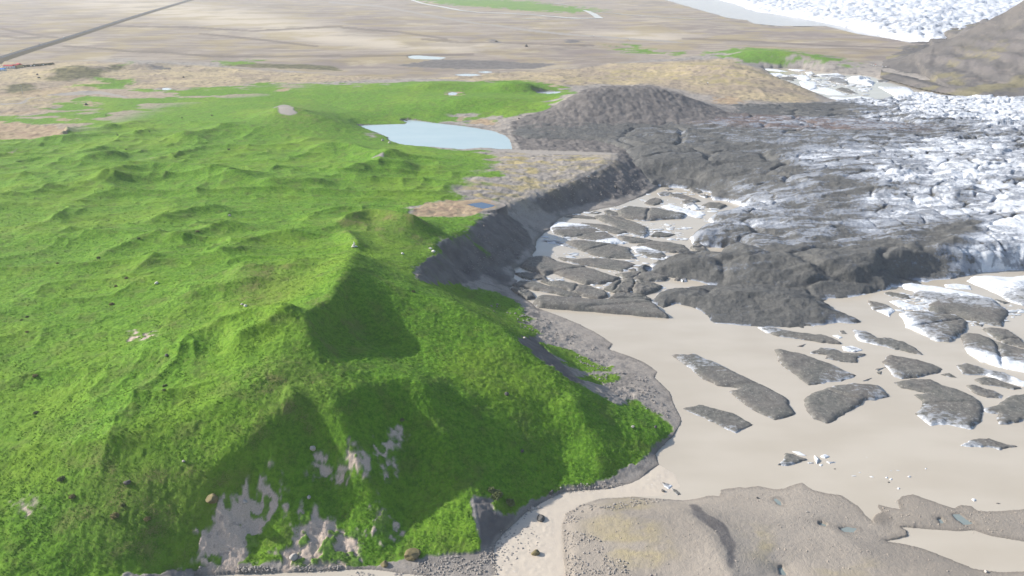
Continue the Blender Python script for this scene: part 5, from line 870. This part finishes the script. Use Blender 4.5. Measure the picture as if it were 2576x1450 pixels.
SH = [(247,646,1.5,0,'dark shrub on bright grass, upper right of a pair far left'),(142,653,1.2,1,'brownish shrub far left on the smooth upper slope'),(352,617,1.3,0,'dark shrub below a small brownish hummock'),(317,696,1.3,1,'small brownish shrub above the olive one'),(290,712,1.2,1,'olive shrub on bright grass'),(279,757,1.7,1,'wide brown shrub with a long shadow on the mid slope'),(66,790,1.3,0,'dark shrub, upper one of a close pair at left'),(52,799,1.1,0,'dark shrub, lower one of a close pair at left'),(67,832,1.1,1,'faded shrub under the close pair at left'),(86,939,1.5,1,'rusty shrub alone near the left edge'),(653,666,1.6,1,'olive shrub below the long plateau crest'),(88,1031,1.6,0,'grey green shrub alone on lower left grass'),(155,1206,2.0,0,'dark round shrub casting a clear shadow at lower left'),(415,974,1.3,0,'dark shrub, upper of two on the smooth lit shoulder'),(414,992,.9,0,'tiny dark shrub, lower of two on the smooth lit shoulder'),(182,1254,1.5,1,'pale brown shrub right above the small bare patches'),(290,1304,2.0,1,'broad brown shrub cluster on the lower slope'),(311,1277,1.2,0,'small dark shrub above the broad brown cluster'),(371,1308,1.6,1,'brown shrub crowning a small scree gap'),
 (267,291,2.2,0,'dark shrub dot on the far green plateau, left'),(458,297,2.2,0,'dark shrub dot on the far green plateau, middle'),(250,319,2.4,0,'dark shrub dot lower on the far plateau'),(533,291,2.4,1,'reddish shrub on the far plateau near the gravel topped hill'),(385,321,2.2,0,'grey shrub on a far hummock'),(297,345,2.4,0,'dark shrub on a small far mound'),(376,334,2.0,0,'dark shrub dot between two far mounds'),(575,374,3.0,0,'wide dark shrub in a hollow behind the yellow pools'),(317,378,2.0,0,'dark shrub above the yellow pools'),(72,407,2.2,0,'dark shrub near the brown patches at the left edge'),(500,600,1.5,1,'brownish shrub on a crest of the middle slope'),(1012,1060,1.4,0,'dark shrub in the shaded gully of the steep face'),(1250,1250,3.4,0,'overgrown dark green shrub hanging over the eroded river bank'),(1283,1270,2.8,0,'lush shrub right of the eroded bank top'),(1235,1235,2.6,0,'lush shrub on the edge left of the overgrown one'),(1040,735,1.5,0,'dark shrub in the shadowed saddle under the peak')]
for k, (px, py, sc, t, lab) in enumerate(SH):
    x, y, z = spot(px, py); src = protos[t]
    if k in (0, 1): o = src
    else:
        o = src.copy(); COL.objects.link(o)
        for ch in src.children: q = ch.copy(); COL.objects.link(q); q.parent = o
    o.location = (x, y, z-.1); sc *= .48 if py > 500 else .34; o.scale = (sc, sc*(.8+.3*random.random()), sc*(.7+.3*random.random())); o.rotation_euler = (0, 0, random.random()*6.3)
    tag(o, lab, 'shrub', 'shrubs dotted over the green slope')

# ---------------------------------------------------------------- grass blades on the nearer slopes
def tufts(n):
    r = np.random.default_rng(5); u = r.uniform(-.74, .62, n); w = r.uniform(math.log(205), math.log(800), n); x, y = np.exp(w)*np.sin(u), np.exp(w)*np.cos(u)
    j = np.clip(np.searchsorted(th, u), 1, len(th)-1); i = np.clip(np.searchsorted(rr, np.exp(w)), 1, len(rr)-1); k = r.random(n) < (g[i, j]*1.1-.15)*np.clip((800-np.exp(w))/520, 0, 1)
    x, y, i, j = x[k], y[k], i[k], j[k]; z = .25*(GH[i, j]+GH[i-1, j]+GH[i, j-1]+GH[i-1, j-1]); n = len(x); cl = fbm(x/3.5, y/3.5, 66, 3)
    V = []
    for q in range(3):
        a = r.uniform(0, 6.28, n); hh = (.12+.55*np.clip(cl-.3, 0, 1))*r.uniform(.7, 1.4, n); wd = r.uniform(.09, .2, n); le = r.uniform(-.3, .3, (n, 2))
        sc_ = np.clip(np.hypot(x, y)/420, 1, 1.8); hh = hh*sc_; wd = wd*sc_
        c = np.stack([x+r.uniform(-.2, .2, n), y+r.uniform(-.2, .2, n), z-.08], 1); d = np.stack([np.cos(a)*wd, np.sin(a)*wd, 0*a], 1)
        V.append(np.stack([c-d, c+d, c+np.stack([le[:, 0], le[:, 1], hh], 1)], 1))
    V = np.concatenate(V).reshape(-1, 3); m = NT('grass_blades'); f1, f3 = m.noise(.05, 4), m.noise(.9, 3)
    col = m.mix(m.step(f3, .3, .7), (.072,.170,.014), (.155,.318,.026)); col = m.mix(m.math('MULTIPLY', m.step(f1, .52, .66), .5), col, (.19,.21,.05)); col = m.mix(m.math('MULTIPLY', m.step(m.noise(2.5, 2), .56, .66), .55), col, (.24,.26,.07))
    return tag(mesh_obj('grass', V, np.arange(len(V)).reshape(-1, 3), m.out(col, .8, None, .2), smooth=False), kind='stuff')
tufts(330000)

# ---------------------------------------------------------------- gravel: loose stones past counting
def scatter(polys, n, smin, smax, seed):
    r = np.random.default_rng(seed); out = []
    for poly, share in polys:
        P = np.array(poly); k = int(n*share); q = np.stack([r.uniform(P[:, 0].min(), P[:, 0].max(), k*5), r.uniform(P[:, 1].min(), P[:, 1].max(), k*5)], 1)
        q = q[sdf(P, q[:, 0], q[:, 1]) > 0][:k]; h_ = hit(q)
        cl = fbm(h_[:, 0]/7, h_[:, 1]/7, seed, 3); h_ = h_[cl > .42]
        out += [(x, y, max(gz(x, y), -.12), smin+(smax-smin)*r.random()**3) for x, y in h_]
    return out
icos = bmesh.new(); bmesh.ops.create_icosphere(icos, subdivisions=1, radius=.5); IV = np.array([v.co[:] for v in icos.verts]); IF = np.array([[v.index for v in f.verts] for f in icos.faces]); icos.free()
def stones(name, pts, mat, seed):
    r = np.random.default_rng(seed); V, F = [], []
    for k, (x, y, z, s) in enumerate(pts):
        a = r.uniform(0, 6.28); v = IV*(1+r.uniform(-.28, .28, (len(IV), 1)))*np.array([r.uniform(.8, 1.3), r.uniform(.7, 1.1), r.uniform(.5, .9)])*s
        V.append(np.stack([v[:, 0]*math.cos(a)-v[:, 1]*math.sin(a)+x, v[:, 0]*math.sin(a)+v[:, 1]*math.cos(a)+y, v[:, 2]+z+s*.15], 1)); F.append(IF+k*len(IV))
    return tag(mesh_obj(name, np.concatenate(V), np.concatenate(F), mat, smooth=False), kind='stuff')
bank = [(C(2,1,[(40,1400),(600,1335),(1050,1275),(1200,1190),(1290,1290),(1190,1449),(40,1449)]),.30),(C(2,1,[(1180,1190),(1330,1050),(1450,900),(1640,800),(2000,740),(2250,660),(2260,740),(2000,800),(1640,845),(1450,965),(1330,1060),(1200,1220)]),.2),(C(2,1,[(1670,1060),(1690,980),(1800,920),(2100,862),(2500,880),(2100,950),(1850,1000),(1750,1060)]),.12),(C(2,1,[(1670,1100),(1950,1170),(1990,1300),(2380,1400),(2380,1449),(1690,1449)]),.16),(C(2,1,[(1200,1100),(1500,1060),(1500,1200),(1330,1380),(1150,1400)]),.05),(C(2,0,[(1500,1400),(2576,1375),(2576,1412),(1400,1440)]),.17)]
stones('gravel', scatter(bank, 5200, .2, .95, 31), plain('grey_gravel', (.33,.30,.27), .9, .45, .6), 31)
flat = [(C(2,2,[(0,900),(900,770),(1380,1010),(1700,1150),(1500,1200),(2200,1449),(0,1449)]),.55),(C(2,2,[(1480,920),(1640,880),(2000,930),(2576,970),(2576,1180),(1900,1090),(1560,1020)]),.30),(C(2,1,[(1700,1000),(2576,900),(2576,1449),(1720,1449)]),.15)]
stones('gravel', scatter(flat, 1300, .15, .6, 33), plain('tan_gravel', (.40,.345,.29), .9, .35, .6), 33)
mor = [([(1230,545),(1340,590),(1290,690),(1200,700),(1150,690)],.25),([(1300,515),(1550,410),(1650,470),(1500,510),(1330,545)],.35),([(1200,760),(1350,780),(1500,880),(1640,960),(1690,1060),(1560,1000),(1400,880)],.4)]
stones('gravel', scatter(mor, 2600, .3, 1.3, 35), plain('moraine_gravel', (.26,.24,.225), .9, .4, .6), 35)

# ---------------------------------------------------------------- slush between the floes
def slush():
    r = np.random.default_rng(44); V, F = [], []; top = IV[:, 2] > -.1
    zones = [(Fc([(560,500),(1300,310),(1700,240),(2000,420),(1950,640),(1500,800),(1400,1000),(1000,1030),(450,900),(300,700)]), 900), (Fc([(60,1010),(900,1120),(1450,1060),(1420,1180),(950,1250),(300,1200)]), 260), (Gc([(300,200),(900,190),(1400,400),(1300,560),(900,560),(350,420)]), 420), (C(1,2,[(900,740),(1700,640),(1640,720),(1200,800)]), 160), (Hc([(300,230),(700,200),(1500,280),(1900,420),(1800,560),(1250,540),(700,400)]), 260), (C(2,2,[(700,500),(1300,520),(2300,880),(1500,800)]), 26)]
    for poly, n in zones:
        P = np.array(poly); q = np.stack([r.uniform(P[:, 0].min(), P[:, 0].max(), n*4), r.uniform(P[:, 1].min(), P[:, 1].max(), n*4)], 1); q = q[sdf(P, q[:, 0], q[:, 1]) > 0]
        X_, Y_ = unp(q[:, 0], q[:, 1], 0); c = fbm(X_/30, Y_/14, 46, 3); k = c > .50; X_, Y_ = X_[k][:n], Y_[k][:n]
        for x, y in zip(X_, Y_):
            s = (.7+3.6*r.random()**4)*math.hypot(x, y)/520; a = r.uniform(-.5, .3)
            v = IV*(1+r.uniform(-.35, .35, (len(IV), 1)))*np.array([r.uniform(1.2, 2.4), r.uniform(.6, 1.2), .32])*s
            F.append(IF+sum(map(len, V[-1:]))*0+len(V)*len(IV)); V.append(np.stack([v[:, 0]*math.cos(a)-v[:, 1]*math.sin(a)+x, v[:, 0]*math.sin(a)+v[:, 1]*math.cos(a)+y, v[:, 2]+.02], 1))
    return tag(mesh_obj('slush', np.concatenate(V), np.concatenate(F), plain('slush_ice', (.56,.58,.60), .7, .3, .15), smooth=False), kind='stuff')
slush()

# ---------------------------------------------------------------- vehicles, farm, pole
def boxes(name, L, mat, parent):
    V, F = [], []
    for (ax, ay, az, bx, by, bz, tp) in L:                  # tp: inset of the top
        b0 = len(V); V += [(ax, ay, az), (bx, ay, az), (bx, by, az), (ax, by, az), (ax+tp, ay+tp*.4, bz), (bx-tp, ay+tp*.4, bz), (bx-tp, by-tp*.4, bz), (ax+tp, by-tp*.4, bz)]
        F += [(b0+i for i in q) for q in ((3, 2, 1, 0), (4, 5, 6, 7), (0, 1, 5, 4), (1, 2, 6, 5), (2, 3, 7, 6), (3, 0, 4, 7))]
    return mesh_obj(name, V, [tuple(f) for f in F], mat, parent, smooth=False)
white_p, grey_p, red_p, glass_m, tyre_m = plain('white_paint', (.8,.8,.8), .35, .03), plain('grey_paint', (.25,.27,.3), .35, .05), plain('red_paint', (.5,.06,.04), .4, .1), plain('window_glass', (.03,.035,.04), .1, .1), plain('tyre_rubber', (.03,.03,.03), .9, .1)
def wheel_mesh():
    V = [(.33*math.cos(a*.628), y, .33*math.sin(a*.628)) for y in (-.11, .11) for a in range(10)]
    me = bpy.data.meshes.new('wheel'); me.from_pydata(V, [], [tuple(range(9, -1, -1)), tuple(range(10, 20))]+[(a, (a+1) % 10, 10+(a+1) % 10, 10+a) for a in range(10)]); me.materials.append(tyre_m); return me
WM = wheel_mesh()
def vehicle(px, py, head, kind, mat, lab, group, z=None, scale=1.0):
    if z is None: x, y, z = spot(px, py)
    else: x, y = map(float, unp(px, py, z))
    r = empty('van' if kind == 'van' else 'parked_car' if 'parked' in lab else 'car', (x, y, z), head); r.scale = (scale,)*3
    if kind == 'van':
        boxes('body', [(-2.7, -1.0, .35, 1.7, 1.0, 2.6, .06), (1.7, -.95, .35, 2.8, .95, 1.35, .1), (1.66, -.95, 1.3, 2.35, .95, 2.35, .25)], mat, r); boxes('window', [(2.2, -.8, 1.4, 2.45, .8, 2.1, .1), (.9, -1.02, 1.5, 1.6, 1.02, 2.1, .02)], glass_m, r); wx = (-1.7, 1.9)
    else:
        boxes('body', [(-2.15, -.88, .3, 2.15, .88, .95, .12), (-1.6, -.8, .9, 1.1, .8, 1.5, .42)], mat, r); boxes('window', [(-1.5, -.83, 1.0, 1.05, .83, 1.4, .36)], glass_m, r); wx = (-1.35, 1.35)
    for a in wx:
        for b in (-.85, .85):
            w = bpy.data.objects.new('wheel', WM); COL.objects.link(w); w.parent = r; w.location = (a, b, .33)
    tag(r, lab, 'van' if kind == 'van' else 'car', group); return r
hd = math.atan2(RP[50, 1]-RP[30, 1], RP[50, 0]-RP[30, 0])
for px, py, kd, lab in [(99,111.5,'van','white van on the straight road, nearest the farm'),(161,95,'car','small white car in the middle of the straight road'),(286,54.5,'van','white camper far along the straight road'),(29,130,'car','tiny white car where the road leaves the left edge')]:
    vehicle(px, py, hd, kd, white_p, lab, 'vehicles on the straight road', 17.08, 1.25)
for px, py, m, lab in [(2191,166.5,white_p,'leftmost white car parked on the gravel bank below the mountain'),(2197,167,white_p,'second white car parked from the left below the mountain'),(2203,167.6,white_p,'third white car parked from the left below the mountain'),(2211,168.8,grey_p,'grey car parked amid white ones below the mountain'),(2219,169.6,white_p,'white car parked right of the grey one below the mountain'),(2228,170.6,white_p,'rightmost white car parked below the mountain'),(2202,164.5,red_p,'red car parked behind the white row below the mountain')]:
    vehicle(px, py, 1.3, 'car', m, lab, 'cars parked below the mountain')
vehicle(1776, 215.5, .3, 'van', white_p, 'white camper van on the yellow hill beside the track', None, None, 1.3)
vehicle(1490, 94, .2, 'van', white_p, 'lone white van on the far pale plain', None, None, 1.6); vehicle(1580, 103, .2, 'van', white_p, 'lone white camper further right on the far pale plain', None, None, 1.6)
for px, py, kd, lab in [(75.5,170.5,'van','white van parked at the left end of the farm lot'),(84.5,169.5,'van','pinkish white van parked second in the farm lot'),(90,166,'car','white car parked at the back of the farm lot'),(95.5,165,'car','white car parked behind the others by the farm hedge'),(106,167.5,'van','white camper parked at the right end of the farm lot')]:
    vehicle(px, py, random.uniform(-.4, .4), kd, white_p, lab, 'vehicles parked at the farm', None, 1.35)
roof_r, roof_b, wall_w, wall_y, wall_c = plain('red_roof', (.42,.05,.055), .6, .15), plain('blue_roof', (.02,.20,.55), .5, .1), plain('white_wall', (.75,.74,.72), .8, .05), plain('yellow_wall', (.62,.48,.24), .8, .08), plain('concrete', (.4,.38,.36), .9, .1)
def house(px, py, L, Wd, Hh, wall, roof, rz, lab, roof_h=2.2):
    x, y, z = spot(px, py); r = empty('house', (x, y, z-.2), rz); tag(r, lab, 'house', 'buildings of the roadside farm')
    boxes('wall', [(-L/2, -Wd/2, -.5, L/2, Wd/2, Hh, 0)], wall, r)
    V = [(-L/2-.3, -Wd/2-.4, Hh), (L/2+.3, -Wd/2-.4, Hh), (L/2+.3, Wd/2+.4, Hh), (-L/2-.3, Wd/2+.4, Hh), (-L/2-.3, 0, Hh+roof_h), (L/2+.3, 0, Hh+roof_h)]
    me = bpy.data.meshes.new('roof'); me.from_pydata(V, [], [(0, 1, 5, 4), (2, 3, 4, 5), (1, 2, 5), (3, 0, 4), (3, 2, 1, 0)]); me.materials.append(roof); o = bpy.data.objects.new('roof', me); COL.objects.link(o); o.parent = r
    boxes('chimney', [(L*.2, -.3, Hh+roof_h*.5, L*.2+.6, .3, Hh+roof_h+.9, .05)], wall_c, o)
    for k in range(max(2, int(L/4))):
        f = boxes('window', [(-L/2+1.6+k*(L-3.2)/max(1, int(L/4)-1)-.6, -Wd/2-.04, 1.0, -L/2+1.6+k*(L-3.2)/max(1, int(L/4)-1)+.6, -Wd/2+.05, 2.2, 0)], glass_m, r)
    boxes('door', [(L*.08, -Wd/2-.05, 0, L*.08+1, -Wd/2+.05, 2.1, 0)], roof, r)
house(24, 173.5, 17, 8, 3.4, wall_w, roof_r, -.06, 'long white farmhouse with a red roof')
house(40, 172.5, 8, 8, 4.2, wall_y, roof_r, .3, 'yellow house with a pale gable next to the white farmhouse', 1.6)
house(49, 171.5, 7, 9, 4.6, wall_y, roof_r, -.5, 'taller yellow house with a steep red roof', 3.0)
house(4, 179, 14, 8, 3.0, wall_w, roof_b, -.05, 'white shed with a bright blue roof at the left edge', 1.8)
hx = [spot(60+k*6.5, 169.5-k*.55+(.8 if k % 2 else 0)) for k in range(12)]; V, F = [], []
for k, (x, y, z) in enumerate(hx): v, f = leaf_cloud(80+k, 160, 4.0, 3.4, .7); F.append(f+sum(map(len, V))); V.append(v+np.array([x, y, z]))
hedge = empty('hedge', hx[0]); tag(hedge, 'dark green hedge curving behind the farm car lot', 'hedge'); mo = mesh_obj('foliage', np.concatenate(V)-np.array(hx[0]), np.concatenate(F), plain('hedge_leaves', (.03,.055,.025), .9, .5, .4), hedge, smooth=False)
x, y, z = spot(57, 237); pole = empty('utility_pole', (x, y, z)); tag(pole, 'pale wooden utility pole on the tan hillside', 'pole'); wood = plain('grey_wood', (.5,.48,.45), .9, .15)
boxes('shaft', [(-.22, -.22, -.5, .22, .22, 13, .06)], wood, pole); boxes('crossarm', [(-1.6, -.12, 11.8, 1.6, .12, 12.15, 0)], wood, pole)
for k in (-1.4, 0, 1.4): boxes('insulator', [(k-.1, -.1, 12.15, k+.1, .1, 12.5, .02)], wall_c, pole)

# ---------------------------------------------------------------- air
hz = mesh_obj('haze', [(a, b, c) for c in (-6, 330) for b in (-900, 12500) for a in (-13000, 13000)], [(0, 2, 3, 1), (4, 5, 7, 6), (0, 1, 5, 4), (2, 6, 7, 3), (0, 4, 6, 2), (1, 3, 7, 5)], None, smooth=False)
hm = bpy.data.materials.new('haze_air'); hm.use_nodes = True; ht = hm.node_tree; ht.nodes.remove(ht.nodes['Principled BSDF']); pv = ht.nodes.new('ShaderNodeVolumePrincipled')
pv.inputs['Color'].default_value = (.88, .92, 1.0, 1); pv.inputs['Density'].default_value = 5.8e-5; pv.inputs['Anisotropy'].default_value = .1
ht.links.new(pv.outputs[0], ht.nodes['Material Output'].inputs['Volume']); hz.data.materials.append(hm); hz['kind'] = 'stuff'
